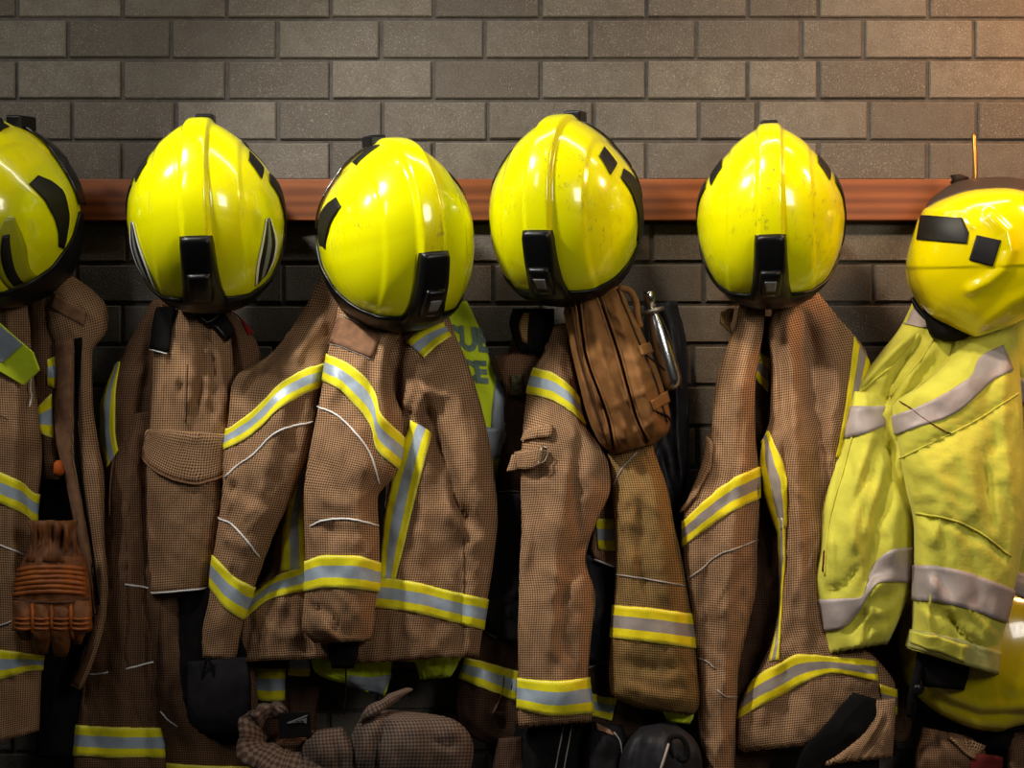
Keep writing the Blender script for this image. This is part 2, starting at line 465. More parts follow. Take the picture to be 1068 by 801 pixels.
def brick():
    m = NT('grey_concrete_brick'); p = m.pos()
    at = m.n('ShaderNodeAttribute', attribute_name='tint').outputs['Fac']
    n1 = m.noise(p, 260, 4, 0.7); n2 = m.noise(p, 28, 5); n3 = m.noise(p, 620, 2)
    c = m.mix(at, lin((86, 81, 74)), lin((114, 108, 98)))
    c = m.mix(m.math('MULTIPLY', m.ramp(n2, [(0.35, 0.0), (0.7, 1.0)]), 0.45), c, lin((76, 67, 58)))
    c = m.mix(m.math('MULTIPLY', m.ramp(n1, [(0.5, 0.0), (0.66, 1.0)]), 0.35), c, lin((58, 53, 48)))
    c = m.mix(m.math('MULTIPLY', m.ramp(n3, [(0.62, 0.0), (0.72, 1.0)]), 0.75), c, lin((184, 176, 156)))
    m.col(c); m.set(0.9, spec=0.25); m.bump(m.math('ADD', n1, m.math('MULTIPLY', n2, 0.8)), 0.6, 0.003)
    return m.m
M['brick'] = brick()
M['mortar'] = plain('mortar', (84, 79, 73), c2=(68, 64, 59), nsc=60, bump=0.6, bd=0.002, nb=300)
M['floor'] = plain('grey_floor_paint', (84, 82, 80), c2=(70, 68, 66), rough=0.6)
# ------------------------------------------------------------------ the wall, the rail
def build_wall():
    V, F, FM, T = [], [], [], []
    rng = random.Random(3)
    A = [-470, -360, -250, -148, -40, 70, 178, 289, 397, 505, 616, 726, 836, 901, 1016, 1126, 1236, 1346, 1456, 1566]
    A2 = [-466, -356, -246, -144, -36, 75, 183, 290, 399, 509, 619, 729, 790, 906, 1019, 1129, 1239, 1349, 1459, 1569]
    B = [-420, -310, -200, -92, 17, 127, 236, 345, 452, 564, 674, 780, 854, 968, 1077, 1187, 1297, 1407, 1517]
    g = 2.1
    def px(x, y): return (x - 534) * S, ZC + (400.5 - y) * S
    for k in range(-3, 26):
        y0, y1 = 19.5 + 42.5 * k, 19.5 + 42.5 * (k + 1)
        row = (B if k % 2 else (A if k % 4 == 0 else A2))
        sh = 0 if -2 <= k <= 4 else rng.uniform(-6, 6)
        for i in range(len(row) - 1):
            xa, za = px(row[i] + g + sh + rng.uniform(-.5, .5), y1 - g + rng.uniform(-.5, .5)); xb, zb = px(row[i + 1] - g + sh + rng.uniform(-.5, .5), y0 + g + rng.uniform(-.5, .5))
            n = len(V); dy = rng.uniform(-0.0012, 0.0008); b = 0.0022; ti = rng.uniform(-.0006, .0006)
            for (ins, y) in ((b, -0.0), (0, b), (0, 0.012)):
                V += [(xa + ins, y + dy + ti, za + ins), (xb - ins, y + dy - ti, za + ins), (xb - ins, y + dy - ti, zb - ins), (xa + ins, y + dy + ti, zb - ins)]
            F.append((n, n + 1, n + 2, n + 3))
            for q in (0, 4):
                for e in range(4): F.append((n + q + e, n + q + 4 + e, n + q + 4 + (e + 1) % 4, n + q + (e + 1) % 4))
            t = min(1, max(0, rng.gauss(0.5, 0.28)))
            T += [t] * 12; FM += [0] * 9
    n = len(V); xa, za = px(-470, 1120); xb, zb = px(1520, -100); 
    for y in (0.0045, 0.2): V += [(xa, y, za), (xb, y, za), (xb, y, zb), (xa, y, zb)]
    F += [(n, n+1, n+2, n+3), (n+7, n+6, n+5, n+4)] + [(n+e, n+4+e, n+4+(e+1) % 4, n+(e+1) % 4) for e in range(4)]
    FM += [1] * 6; T += [0.5] * 8
    o = mk('wall_back', V, F, [M['brick'], M['mortar']], fm=FM, smooth=False)
    at = o.data.attributes.new('tint', 'FLOAT', 'POINT'); at.data.foreach_set('value', T)
    o['kind'] = 'structure'
build_wall()
fl = mk('floor', [(-2.6, -4, 0), (2.6, -4, 0), (2.6, 0.1, 0), (-2.6, 0.1, 0), (-2.6, -4, -.1), (2.6, -4, -.1), (2.6, 0.1, -.1), (-2.6, 0.1, -.1)],
        [(0, 1, 2, 3), (7, 6, 5, 4), (0, 4, 5, 1), (1, 5, 6, 2), (2, 6, 7, 3), (3, 7, 4, 0)], M['floor'], smooth=False)
fl['kind'] = 'structure'

pl = mk('trim_1', [(-1.75, -.55, .0), (1.75, -.55, .0), (1.75, .0, .0), (-1.75, .0, .0), (-1.75, -.55, .53), (1.75, -.55, .53), (1.75, .0, .53), (-1.75, .0, .53)],
        [(0, 3, 2, 1), (4, 5, 6, 7), (0, 1, 5, 4), (1, 2, 6, 5), (2, 3, 7, 6), (3, 0, 4, 7)], M['floor'], smooth=False, bev=.006)
pl['kind'] = 'structure'

rail = thing('coat_rail', 'long varnished reddish wooden rail with hooks fixed to the brick wall', 'rail', tuple(U(534, 210, 0)))
def box(x0, x1, y0, y1, z0, z1):
    return [(x0, y0, z0), (x1, y0, z0), (x1, y1, z0), (x0, y1, z0), (x0, y0, z1), (x1, y0, z1), (x1, y1, z1), (x0, y1, z1)], [(0, 3, 2, 1), (4, 5, 6, 7), (0, 1, 5, 4), (1, 2, 6, 5), (2, 3, 7, 6), (3, 0, 4, 7)]
x0, x1 = (-450 - 534) * S, (1500 - 534) * S
mk('board', *box(x0, x1, -0.026, 0.0, ZC + (400.5 - 232) * S, ZC + (400.5 - 189) * S), M['wood'], rail, smooth=False, bev=0.002)
HOOKX = [4, 212, 402, 588, 803, 1004]
for hx in HOOKX:
    bx = (hx - 534) * S * (1 if hx != 1004 else 0.985)
    zt = ZC + (400.5 - 200) * S
    pts = [(bx, -0.02, zt - .03), (bx, -0.04, zt - .036), (bx, -0.07, zt - .03), (bx, -0.088, zt - 0.005), (bx, -0.092, zt + 0.03), (bx, -0.086, zt + (0.088 if hx == 1004 else 0.05))]
    mk('hook', *tube(poly_t(pts, 24), np.linspace(0.0052, 0.0036, 24), 10), M['brass' if hx == 1004 else 'ironhook'], rail)

# ------------------------------------------------------------------ helmets
class Dome:
    """shell in its own frame: x right, z up, crown towards -y; r = 0 crown, 1 equator, >1 skirt running back"""
    def __init__(s, outline, H, skirt=0.13, taper=0.07, expo=1.0, disp=None):
        an = np.array([math.atan2(z, x) for x, z in outline]); ra = np.array([math.hypot(x, z) for x, z in outline])
        o = np.argsort(an); an = an[o]; ra = ra[o]
        s.ta = np.linspace(-PI, PI, 721)
        R = np.interp(s.ta, np.r_[an[-1] - 2*PI, an, an[0] + 2*PI], np.r_[ra[-1], ra, ra[0]])[:-1]
        k = np.exp(-np.linspace(-2, 2, 33)**2); k /= k.sum()
        R = np.convolve(np.r_[R[-16:], R, R[:16]], k, 'valid')
        s.Rv = np.r_[R, R[0]]; s.H = H; s.skirt = skirt; s.taper = taper; s.expo = expo; s.disp = disp
    def R(s, th): return np.interp((th + PI) % (2*PI) - PI, s.ta, s.Rv)
    def raw(s, r, th):
        R = s.R(th); rr = np.minimum(r, 1); t = np.maximum(r - 1, 0) / 0.5
        rho = R * np.where(r <= 1, np.sin(rr * PI/2), 1 - s.taper * t * t)
        y = np.where(r <= 1, -s.H * np.maximum(np.cos(rr * PI/2), 0) ** s.expo, s.skirt * t)
        return np.stack([rho * np.cos(th), y, rho * np.sin(th)], -1)
    def nrm(s, P, th):
        R = s.R(th)
        n = np.stack([P[..., 0] / R**2, np.minimum(P[..., 1], 0) / s.H**2, P[..., 2] / R**2], -1)
        return n / (np.linalg.norm(n, axis=-1, keepdims=True) + 1e-9)
    def at(s, r, th, off=0.0):
        r = np.asarray(r, float); th = np.asarray(th, float)
        P = s.raw(r, th); n = s.nrm(P, th)
        h = s.disp(P[..., 0], P[..., 2], r, th) if s.disp else 0
        return P + n * (h + off)[..., None] if not np.isscalar(h) else P + n * off
    def rt(s, x, z):
        th = np.arctan2(z, x); q = np.clip(np.hypot(x, z) / s.R(th), 0, 1)
        return np.arcsin(q) * 2 / PI, th
    def shell(s, name, mat, parent, solid=0.004, nr=80, nt=240, rmax=1.5, flip=False):
        r = np.linspace(0.02, rmax, nr)[:, None]; th = np.linspace(-PI, PI, nt, endpoint=False)[None]
        r, th = np.broadcast_arrays(r, th)
        P = s.at(r, th)
        V = np.vstack([P.reshape(-1, 3), P[0].mean(0)[None]])
        f = grid_faces(nr, nt, True) + [(nr * nt, i, (i + 1) % nt) for i in range(nt)]
        return mk(name, V, [q[::-1] for q in f] if flip else f, mat, parent, solid=solid, soff=-1, local=True)
    def strip(s, name, mat, parent, r0, r1, th, off=0.002, thick=0.002, nr=8, bev=0):
        """between two radii (functions of angle given as arrays)"""
        r0 = np.broadcast_to(r0, th.shape); r1 = np.broadcast_to(r1, th.shape)
        w = np.linspace(0, 1, nr)[:, None]
        r = r0[None] * (1 - w) + r1[None] * w
        t2 = np.broadcast_to(th[None], r.shape)
        P = s.at(r, t2, off)
        return mk(name, P.reshape(-1, 3), grid_faces(nr, len(th)), mat, parent, solid=thick, soff=0, local=True, bev=bev)
    def rungs(s, name, mat, parent, left, right, off=0.002, thick=0.002, n=24, m=14, smooth=False, dome=None, polar=False):
        A = poly_t(left, n, smooth); B = poly_t(right, n, smooth)
        w = np.linspace(0, 1, m)[None, :, None]
        Q = A[:, None] * (1 - w) + B[:, None] * w
        if polar: r, th = Q[..., 0], Q[..., 1]
        else: r, th = s.rt(Q[..., 0], Q[..., 1])
        o = np.full(r.shape, off, float)
        if dome:
            e = (1 - (2 * w[..., 0] - 1) ** 4) * (1 - (2 * np.linspace(0, 1, n)[:, None] - 1) ** 8)
            o = o + dome * np.clip(e * 3, 0, 1)
        return mk(name, s.at(r, th, o).reshape(-1, 3), grid_faces(n, m), mat, parent, solid=thick, soff=0, local=True)

k = 0.00158
half = [(0, 89), (10, 88.5), (18, 85), (30, 77), (42, 67), (55, 53), (66, 36), (74, 16), (77, 0), (77, -22), (75, -44), (69, -65), (58.5, -84), (42, -98), (22, -106), (0, -108)]
OUT = [(x*k, z*k) for x, z in half] + [(-x*k, z*k) for x, z in half[1:-1]]
def hdisp(x, z, r, th):
    ax = np.abs(x)
    hw = 0.0185 + 0.0012 * ss(z, 0.08, -0.05)
    ridge = 0.0100 * (1 - ss(ax, hw - 0.003, hw + 0.0045)) * ss(z, -0.14, -0.09) * (1 - 0.35 * ss(z, 0.11, 0.14))
    ridge = ridge * np.where(r <= 1, 1, np.clip(1 - (r - 1) * 6, 0, 1))
    xs = 0.066 - 0.10 * np.clip(z - 0.02, 0, 1) * 0.5 + 0.02 * np.clip(-z, 0, 1)
    step = -0.0026 * ss(ax, xs, xs + 0.009)
    pod = 0.008 * np.exp(-((np.abs(th) - 0.15) / 0.5) ** 2 - ((r - 1.12) / 0.28) ** 2) + 0.008 * np.exp(-((PI - np.abs(th) - 0.15) / 0.5) ** 2 - ((r - 1.12) / 0.28) ** 2)
    return ridge + step + pod
DM = Dome(OUT, 0.150, 0.085, 0.10, 0.85, hdisp)

def make_helmet(name, mat, stripes=False, lamp=True, markers=None, single=False):
    t = thing(name, '', 'helmet', group='neon yellow fire helmets hung on the rail')
    sh = DM.shell('shell', mat, t)
    # black rim along the lower edge
    th = np.radians(np.linspace(-178, -2, 90)); ph = np.abs(np.degrees(th) + 90)
    r0 = np.interp(ph, [0, 12, 22, 34, 46, 58, 70, 82, 90], [.61, .63, .70, .83, .97, 1.1, 1.26, 1.36, 1.45])
    DM.strip('rim', M['plastic'], t, r0, 1.52, th, 0.0025, 0.004, 14)
    # dark visor housing showing behind the upper edge
    th = np.radians(np.linspace(4, 176, 80))
    DM.strip('visor_housing', M['gloss'], t, np.interp(np.abs(np.degrees(th) - 90), [0, 60, 86], [1.34, 1.34, 1.42]), 1.6, th, 0.0045, 0.003, 8)
    # lamp holder at the lower end of the ridge
    bd = DM.rungs('lamp_holder', M['plastic'], t, [(-.0215*1, -.040), (-.023, -.052), (-.0245, -.085), (-.027, -.120), (-.034, -.150)], [(.0215, -.040), (.023, -.052), (.0245, -.085), (.027, -.120), (.034, -.150)], 0.003, 0.006, 40, 18, dome=0.006)
    DM.rungs('lamp_cap', M['plastic'], bd, [(-.014, -.090), (-.016, -.118), (-.013, -.134)], [(.014, -.090), (.016, -.118), (.013, -.134)], 0.013, 0.006, 14, 10, dome=0.004)
    if lamp:
        DM.rungs('lamp_lens', M['lens'], bd, [(-.0085, -.103), (-.0065, -.121)], [(.0085, -.103), (.0065, -.121)], 0.0195, 0.003, 8, 8)
        DM.rungs('lamp_lens', M['lens'], bd, [(-.005, -.1235), (-.006, -.130)], [(.005, -.1235), (.006, -.130)], 0.0185, 0.003, 6, 6)
    for sg in (1, -1):
        def q(L): return [(r, math.radians(a) if sg > 0 else PI - math.radians(a)) for r, a in L]
        def xz(L): return [(sg * x * k, z * k) for x, z in L]
        ml, mr = (markers or {}).get(sg, ([(.88, 49), (.72, 43)], [(.88, 32), (.72, 24)]))
        DM.rungs('marker_sticker', M['sticker'], t, q(ml), q(mr), 0.0022, 0.001, 12, 14, polar=True)
        if single:
            DM.rungs('recess_shade', M['recess_tone'], t, xz([(64, -8), (55, -38), (48, -88)]), xz([(68, -8), (71, -36), (65, -74)]), 0.0016, 0.0008, 16, 8, smooth=True)  # darker yellow patch paints the shading of a side recess
            DM.rungs('stripe', M['sticker'], t, xz([(61, -28), (57, -50), (53, -82)]), xz([(65, -26), (63, -50), (59, -78)]), 0.0026, 0.0008, 16, 4, smooth=True)
        DM.rungs('side_sticker', M['sticker'], t, q([(.83, 20), (.92, 6), (.98, -8), (1.03, -27)]), q([(.93, 27), (1.13, 14), (1.17, -4), (1.12, -29)]), 0.0022, 0.001, 20, 10, polar=True)
        if stripes:
            Ai = np.array([(66, -12), (60, -38), (54, -60), (50, -82)], float); Bi = np.array([(69, -11), (73, -34), (70, -54), (63, -68)], float)
            cuts = [0, .14, .42, .68, .9, 1.0]
            for i, mt in enumerate(('white', 'sticker', 'greyst', 'sticker', 'white')):
                DM.rungs('stripe', M[mt], t, xz(Ai + (Bi - Ai) * cuts[i]), xz(Ai + (Bi - Ai) * cuts[i + 1]), 0.002, 0.0008, 20, 5, smooth=True)
    # black buckle tab at the crown edge
    P = DM.at(np.array([1.1]), np.array([PI/2]))[0]
    v, f = box(P[0] - .015, P[0] + .015, P[1] + .030, P[1] + .075, P[2] - .012, P[2] + .014)
    mk('tab', v, f, M['plastic'], t, smooth=False, bev=0.004, local=True)
    return t

def copy_tree(o, parent=None):
    c = o.copy(); C.objects.link(c)
    if parent is not None: c.parent = parent
    for ch in list(o.children): copy_tree(ch, c)
    return c

def place(h, px, py, d, yaw, pitch, roll, label, sc=1.0):
    from mathutils import Euler, Matrix
    h.location = tuple(U(px, py, d))
    m = Matrix.Rotation(math.radians(roll), 4, 'Y') @ Matrix.Rotation(math.radians(yaw), 4, 'Z') @ Matrix.Rotation(math.radians(pitch), 4, 'X')
    h.rotation_euler = m.to_euler(); h.scale = (sc, sc, sc); h['label'] = label
    return h

h0 = make_helmet('fire_helmet', M['helmet_scuffed'])
h_s = make_helmet('fire_helmet', M['helmet'], stripes=True, lamp=False)
h_s2 = make_helmet('fire_helmet', M['helmet'], lamp=False, single=True, markers={1: ([(1.0, 92), (.88, 90)], [(1.0, 76), (.88, 70)])})
h_3 = make_helmet('fire_helmet', M['helmet_scuffed'], markers={-1: ([(1.0, 76), (.90, 78)], [(1.04, 60), (.94, 57)])})
h_4 = copy_tree(h0)
place(h_s2, -5, 215, 0.20, -17, 9, 5, 'bright yellow fire helmet cut off by the left edge of the photo', 0.97)
place(h_s, 215, 217, 0.20, 7, 9, -2.5, 'clean yellow fire helmet with grey and black side stripes and plain black lamp holder', 1.0)
place(h_3, 413, 237, 0.205, 26, 9, -8, 'yellow fire helmet turned right, above the coat beside the lime vest', 0.99)
place(h_4, 589, 212, 0.205, -19, 9, 2, 'yellow fire helmet turned left, right above the brown canvas bag', 0.98)
place(h0, 803, 218, 0.195, -12, 8, -0.5, 'scuffed yellow fire helmet facing straight out, second from right on the rail', 0.95)
# ------------------------------------------------------------------ the coats, left to right
tag_coat = 'brown fire coats hanging on the rail'
# ---- leftmost coat, cut off by the frame
cA = thing('fire_coat', 'brown fire coat at the far left, hanging open over its black lining', 'coat', tuple(U(20, 300, 0.1)), tag_coat)
Piece('lining', cA, M['black'], [(28, 296, 64, 300), (36, 400, 74, 400), (42, 470, 84, 470), (40, 560, 100, 560), (38, 660, 104, 650), (38, 730, 88, 715), (38, 790, 78, 790)], 0.085, 0.02)
fA = Piece('front_panel', cA, M['brown'], [(-60, 295, 30, 296, .10, .03), (-62, 400, 37, 402, .125, .045), (-62, 465, 44, 475, .13, .05), (-62, 540, 38, 545, .135, .05), (-62, 650, 46, 655, .13, .05), (-62, 710, 43, 708, .125, .05), (-62, 790, 41, 762, .12, .045)],
           folds=[([(5, 300), (18, 420), (12, 560), (20, 760)], 9, 9), ([(30, 330), (28, 450), (30, 560)], -6, 7), ([(-5, 420), (-2, 700)], -9, 8)])
fA.patch('reflective_tape', M['tape'], [(-30, 486), (0, 492), (22, 503), (37, 515)], [(-30, 519), (0, 525), (20, 534), (37, 546)], wr=.4)
fA.patch('reflective_tape', M['tape'], [(-30, 672), (0, 677), (34, 682), (46, 684)], [(-30, 712), (0, 709), (34, 699), (46, 699)], wr=.4)
fA.line('piping', M['piping'], [(-20, 563), (0, 568), (25, 579)]); fA.line('piping', M['piping'], [(-20, 652), (0, 652), (12, 648)])
fA.line('seam', M['facing'], [(-20, 432), (0, 433), (8, 437)], r=.001)
# epaulette tab over the chest
tb = slab('shoulder_tab', M['lime'], [(-22, 318), (13, 349), (34, 367), (41, 386), (24, 402), (0, 388), (-22, 376)], .20, .006, cA, bev=.002, tilt=(.0004, -.0004))
slab('silver_band', M['silver'], [(-22, 322), (13, 350.5), (23, 359), (2, 378), (-22, 360)], .2065, .004, tb, bev=.0005, tilt=(.0004, -.0004))
fA.line('cord', M['white'], [(42, 345), (40, 362), (34, 385), (24, 425)], r=.0012, off=.012)
mA = Piece('inner_panel', cA, M['brown_dark'], [(30, 298, 64, 300), (34, 400, 62, 400), (40, 470, 60, 470), (46, 500, 66, 500)], 0.115, 0.022)
mA.patch('reflective_tape', M['tape'], [(49, 375), (59, 371)], [(50, 402), (58, 405)])
mA.patch('reflective_tape', M['tape'], [(34, 432), (43, 421), (54, 410)], [(38, 446), (46, 453), (56, 458)])
pA = Piece('front_flap', cA, M['brown'], [(44, 286, 62, 280, .11, .02), (46, 315, 96, 302, .125, .025), (52, 345, 113, 326, .13, .03), (58, 358, 111, 346, .13, .03), (59, 375, 97, 366, .13, .03), (58, 430, 97, 420, .13, .03), (61, 465, 103, 465, .135, .03), (70, 500, 109, 500, .135, .03), (82, 560, 109, 556, .135, .03), (95, 612, 113, 612, .13, .028), (98, 640, 111, 640, .13, .025), (90, 672, 104, 672, .13, .022), (80, 700, 94, 700, .13, .02), (74, 715, 84, 720, .13, .015)],
           folds=[([(79, 356), (80, 430), (85, 500), (98, 590)], -14, 4.5), ([(100, 470), (106, 540), (108, 620)], 7, 6), ([(60, 300), (90, 330)], 5, 12)], wr=.002)
pA.patch('collar_patch', M['facing'], [(57, 306), (90, 325)], [(51, 320), (88, 340)], off=.002)
pA.patch('facing', M['facing'], [(59, 357), (58, 430), (61, 470), (72, 520), (88, 585), (97, 640)], [(76, 355), (75, 430), (75, 470), (82, 515), (93, 575), (101, 640)], off=.0025, nr=5)
pA.patch('fly_gap_shade', M['black'], [(78, 353), (77, 430), (77, 470), (84, 515), (95, 575), (103, 630)], [(86, 352), (82, 430), (81, 470), (87, 515), (97.5, 575), (104.5, 630)], off=.0012, nr=5)  # black strip painting the dark gap beside the facing
pA.patch('hem_binding', M['edge'], [(97, 642), (90, 680), (76, 712)], [(102, 642), (96, 680), (82, 716)], off=.0025, nr=4)
mk('zip_pull', *lathe(U(61, 480, .15), (0.1, 0, -1), [(0, .003), (.004, .008), (.02, .010), (.026, .004)], 16), M['orange'], cA)

# ---- leather glove tucked in that coat
gl = thing('leather_glove', 'tan and orange padded leather glove hanging fingers down in the far left coat', 'glove', tuple(U(54, 545, .2)))
gd = .215
Piece('cuff', gl, M['glove'], [(29, 543, 82, 543, gd, .022), (31, 553, 80, 553, gd, .024), (33, 563, 80, 563, gd, .022), (28, 577, 85, 577, gd, .026), (24, 586, 88, 586, gd, .028)], wr=.004, wsc=60,
      folds=[([(x, 548), (x + random.uniform(-3, 3), 580)], random.choice((-5, 5)), 2.2) for x in range(35, 82, 5)], ragged=1.5)
hb = Piece('palm', gl, M['glove'], [(26, 580, 88, 580, gd, .026), (18, 598, 92, 596, gd, .034), (13, 625, 95, 622, gd, .036), (13, 650, 94, 648, gd, .034), (20, 668, 86, 668, gd, .026)], wr=.002, wsc=50, close=True)
for i in range(6):
    y = 594 + i * 5
    hb.line('quilted_pad', M['glovepad'], [(20 - i * .9, y + 1), (36, y - 2), (60, y - 2.5), (78, y - 1.5), (88, y)], r=.0042, off=.0008)
hb.line('seam', M['edge'], [(15, 624), (40, 628), (70, 628), (92, 624)], r=.002)
for j, (xa, xb, y2, cx) in enumerate(((13, 35, 668, 27), (32, 55, 682, 44), (52, 75, 685, 63), (72, 96, 672, 80))):
    yb = 626
    fg = Piece('finger', gl, M['glove'], [(xa, yb, xb, yb + 1, gd + .012, .022), (xa, 642, xb, 642, gd + .02, .026), (xa, 658, xb, 657, gd + .022, .026), (xa + 2 + (4 if j == 0 else 0), y2 - 10, xb - 2 - (5 if j == 3 else 0), y2 - 11, gd + .016, .022), (xa + 5 + (4 if j == 0 else 0), y2 - 3, xb - 4 - (6 if j == 3 else 0), y2 - 4, gd + .012, .014), (cx - 5, y2, cx + 5, y2, gd + .008, .008)], wr=.0015, crease=.001, wsc=60, close=True, nu=40, step=2.5)
    for q in range(3):
        yy = 645 + q * 5
        fg.line('knuckle_rib', M['glovepad'], [(xa + 3, yy), ((xa + xb) / 2, yy + 1), (xb - 3, yy)], r=.0022)
    if j < 3: fg.patch('finger_guard', M['glovepad'], [(xb - 4, 630), (xb - 4, 650), (xb - 2, 666)], [(xb, 630), (xb, 650), (xb + .5, 664)], off=.004, thick=.006, nr=5)

# ---- dark coat behind, second from left
cB = thing('fire_coat', 'dark brown long fire coat behind the hanging trousers, second coat from left', 'coat', tuple(U(150, 320, .08)), tag_coat)
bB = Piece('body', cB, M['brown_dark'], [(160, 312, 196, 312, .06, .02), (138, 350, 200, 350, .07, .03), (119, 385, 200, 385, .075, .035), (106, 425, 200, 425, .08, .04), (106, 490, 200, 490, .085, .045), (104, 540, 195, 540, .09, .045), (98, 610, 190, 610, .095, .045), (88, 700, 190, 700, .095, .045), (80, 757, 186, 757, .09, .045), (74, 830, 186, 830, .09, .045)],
           folds=[([(165, 320), (150, 430), (146, 600), (150, 800)], -14, 10), ([(130, 400), (128, 560), (125, 800)], 8, 12), ([(170, 380), (172, 520)], 8, 8)])
bB.patch('reflective_tape', M['tape'], [(121, 382), (108, 415), (103, 450), (112, 488)], [(126, 378), (121, 415), (121, 450), (124, 470)], wl=.15)
bB.patch('reflective_tape', M['tape'], [(82, 756), (120, 758), (172, 759)], [(78, 788), (120, 790), (172, 790)], wl=.4)
bB.line('piping', M['piping'], [(92, 703), (102, 703), (113, 701)])
fl = Piece('front_flap', cB, M['brown_dark'], [(132, 432, 160, 428, .10, .02), (120, 472, 162, 468), (114, 522, 164, 522), (115, 570, 166, 570), (114, 620, 168, 620), (110, 700, 168, 700), (106, 760, 168, 760, .10, .02)], .115, .024, folds=[([(140, 440), (134, 520), (136, 600), (132, 740)], 6, 7), ([(152, 450), (150, 600), (150, 740)], -8, 6)])
fl.line('piping', M['piping'], [(114, 606), (130, 609), (162, 614)], off=.002, r=.0016); fl.line('piping', M['piping'], [(110, 701), (125, 699), (140, 695), (164, 689)], off=.002, r=.0016)
fl.line('flap_edge', M['facing'], [(131, 437), (120, 475), (115, 522), (116, 570)], r=.0018)

# ---- trousers hung by their braces
tr = thing('fire_trousers', 'brown fire trousers with black buckle straps hanging under the striped helmet', 'trousers', tuple(U(205, 330, .1)))
lg = Piece('leg', tr, M['brown'], [(168, 318, 232, 318, .10, .03), (162, 345, 240, 350, .115, .045), (159, 390, 244, 390, .125, .055), (156, 445, 243, 445, .13, .058), (153, 500, 240, 500, .13, .058), (154, 560, 230, 560, .13, .055), (157, 619, 222, 613, .125, .05)],
           folds=[([(196, 330), (200, 370), (194, 440)], 9, 8), ([(215, 340), (224, 400), (220, 440)], -7, 6), ([(176, 370), (172, 430)], -6, 5), ([(205, 335), (190, 350)], 6, 5), ([(188, 330), (186, 372), (180, 420)], 7, 4), ([(208, 336), (212, 380), (206, 430)], -9, 3.5), ([(222, 342), (214, 372)], 8, 4), ([(196, 332), (206, 350), (220, 362)], -7, 3), ([(170, 400), (200, 392), (232, 400)], 4, 5), ([(160, 520), (163, 610)], -9, 6), ([(225, 350), (236, 420)], 6, 5)])
lg.patch('pocket_flap', M['brown'], [(158, 448), (200, 451), (238, 453)], [(146, 466), (156, 482), (170, 493), (190, 501), (205, 503), (222, 499), (236, 491)], off=.006, thick=.004, nr=10)
lg.line('flap_binding', M['facing'], [(147, 466), (157, 483), (170, 494), (190, 502), (205, 504), (222, 500), (236, 492)], r=.002, off=.0075)
lg.line('seam', M['edge'], [(196, 380), (194, 440)], r=.001)
lg.line('piping', M['piping'], [(156, 617), (165, 620), (178, 621), (200, 617), (222, 611)], r=.0016)
l2 = Piece('leg', tr, M['brown_dark'], [(156, 612, 262, 605, .105, .035), (158, 690, 265, 690, .11, .04), (164, 745, 270, 745, .115, .045), (172, 785, 272, 788, .11, .045), (176, 830, 275, 830, .11, .045)], folds=[([(170, 620), (172, 735)], 6, 8)])
l2.patch('reflective_tape', M['tape'], [(171, 795), (210, 798), (262, 799)], [(172, 826), (210, 829), (262, 830)])
l2.line('piping', M['piping'], [(168, 742), (175, 750), (186, 758)])
Piece('lining', tr, M['black'], [(187, 622, 224, 610, .14, .018), (186, 680, 256, 672, .14, .03), (188, 720, 262, 720, .14, .035), (196, 755, 262, 757, .14, .03), (222, 776, 258, 778, .135, .02)], wr=.004)
hip = Piece('leg', tr, M['brown_dark'], [(232, 322, 246, 330, .08, .02), (234, 345, 264, 350, .09, .03), (236, 368, 272, 372, .095, .035), (238, 420, 272, 420, .095, .035), (236, 480, 268, 480, .095, .03)], folds=[([(246, 345), (258, 400)], 6, 6)])
st = lg.patch('brace_strap', M['black'], [(166, 322), (160, 364)], [(184, 322), (178, 368)], off=.006, thick=.003, smooth=False)
lg.line('strap_edge', M['white'], [(161, 365), (178, 369)], r=.001, off=.008, parent=st)
bk = lg.patch('brace_buckle', M['plastic'], [(203, 322), (228, 330), (240, 347)], [(206, 334), (222, 344), (233, 357)], off=.008, thick=.006)
lg.line('buckle_frame', M['greyst'], [(214, 326), (226, 333), (220, 341), (207, 334), (214, 326)], r=.0009, off=.0125, parent=bk, smooth=False)
hip.patch('brace_strap', M['red'], [(240, 318), (248, 330), (258, 350)], [(252, 310), (262, 324), (266, 348)], off=.003, thick=.003)
kb = thing('kit_pouch', 'dark charcoal pouch hanging in shadow below the left sleeve cuff of the central coat', 'pouch', tuple(U(225, 700, .2)))
Piece('pouch_body', kb, M['blackgrey'], [(196, 690, 256, 685, .195, .008), (195, 715, 261, 712, .20, .018), (198, 745, 258, 745, .20, .02), (208, 765, 250, 766, .195, .008)], wr=.002, close=True)
mk('cord_loop', *tube(poly_t([tuple(U(x, y, .215)) for x, y in ((216, 686), (211, 710), (214, 734), (221, 738), (226, 724), (222, 700), (217, 686))], 40), .0022), M['black'], kb)

# ---- the big central coat
cC = thing('fire_coat', 'large brown fire coat left of centre, both taped sleeves hanging in front of it', 'coat', tuple(U(400, 310, .1)), tag_coat)
lo = Piece('front_panel', cC, M['brown'], [(292, 455, 345, 455, .09, .03), (286, 540, 350, 540, .115, .04), (282, 590, 360, 590, .125, .045), (256, 630, 372, 625, .13, .05), (249, 660, 380, 655, .13, .052), (245, 690, 390, 684, .13, .052)],
           folds=[([(306, 480), (300, 590), (276, 690)], 9, 10), ([(322, 500), (318, 690)], -8, 8), ([(262, 640), (255, 690)], -5, 6)], wr=.004, ragged=.8)
lo.patch('reflective_tape', M['tape'], [(309, 478), (302, 515), (297, 545), (294, 596)], [(326, 478), (320, 515), (317, 545), (320, 592)])
lo.patch('reflective_tape', M['tape'], [(256, 628), (278, 608), (300, 596), (330, 586)], [(253, 648), (279, 627), (300, 620), (330, 615)], wl=.4)
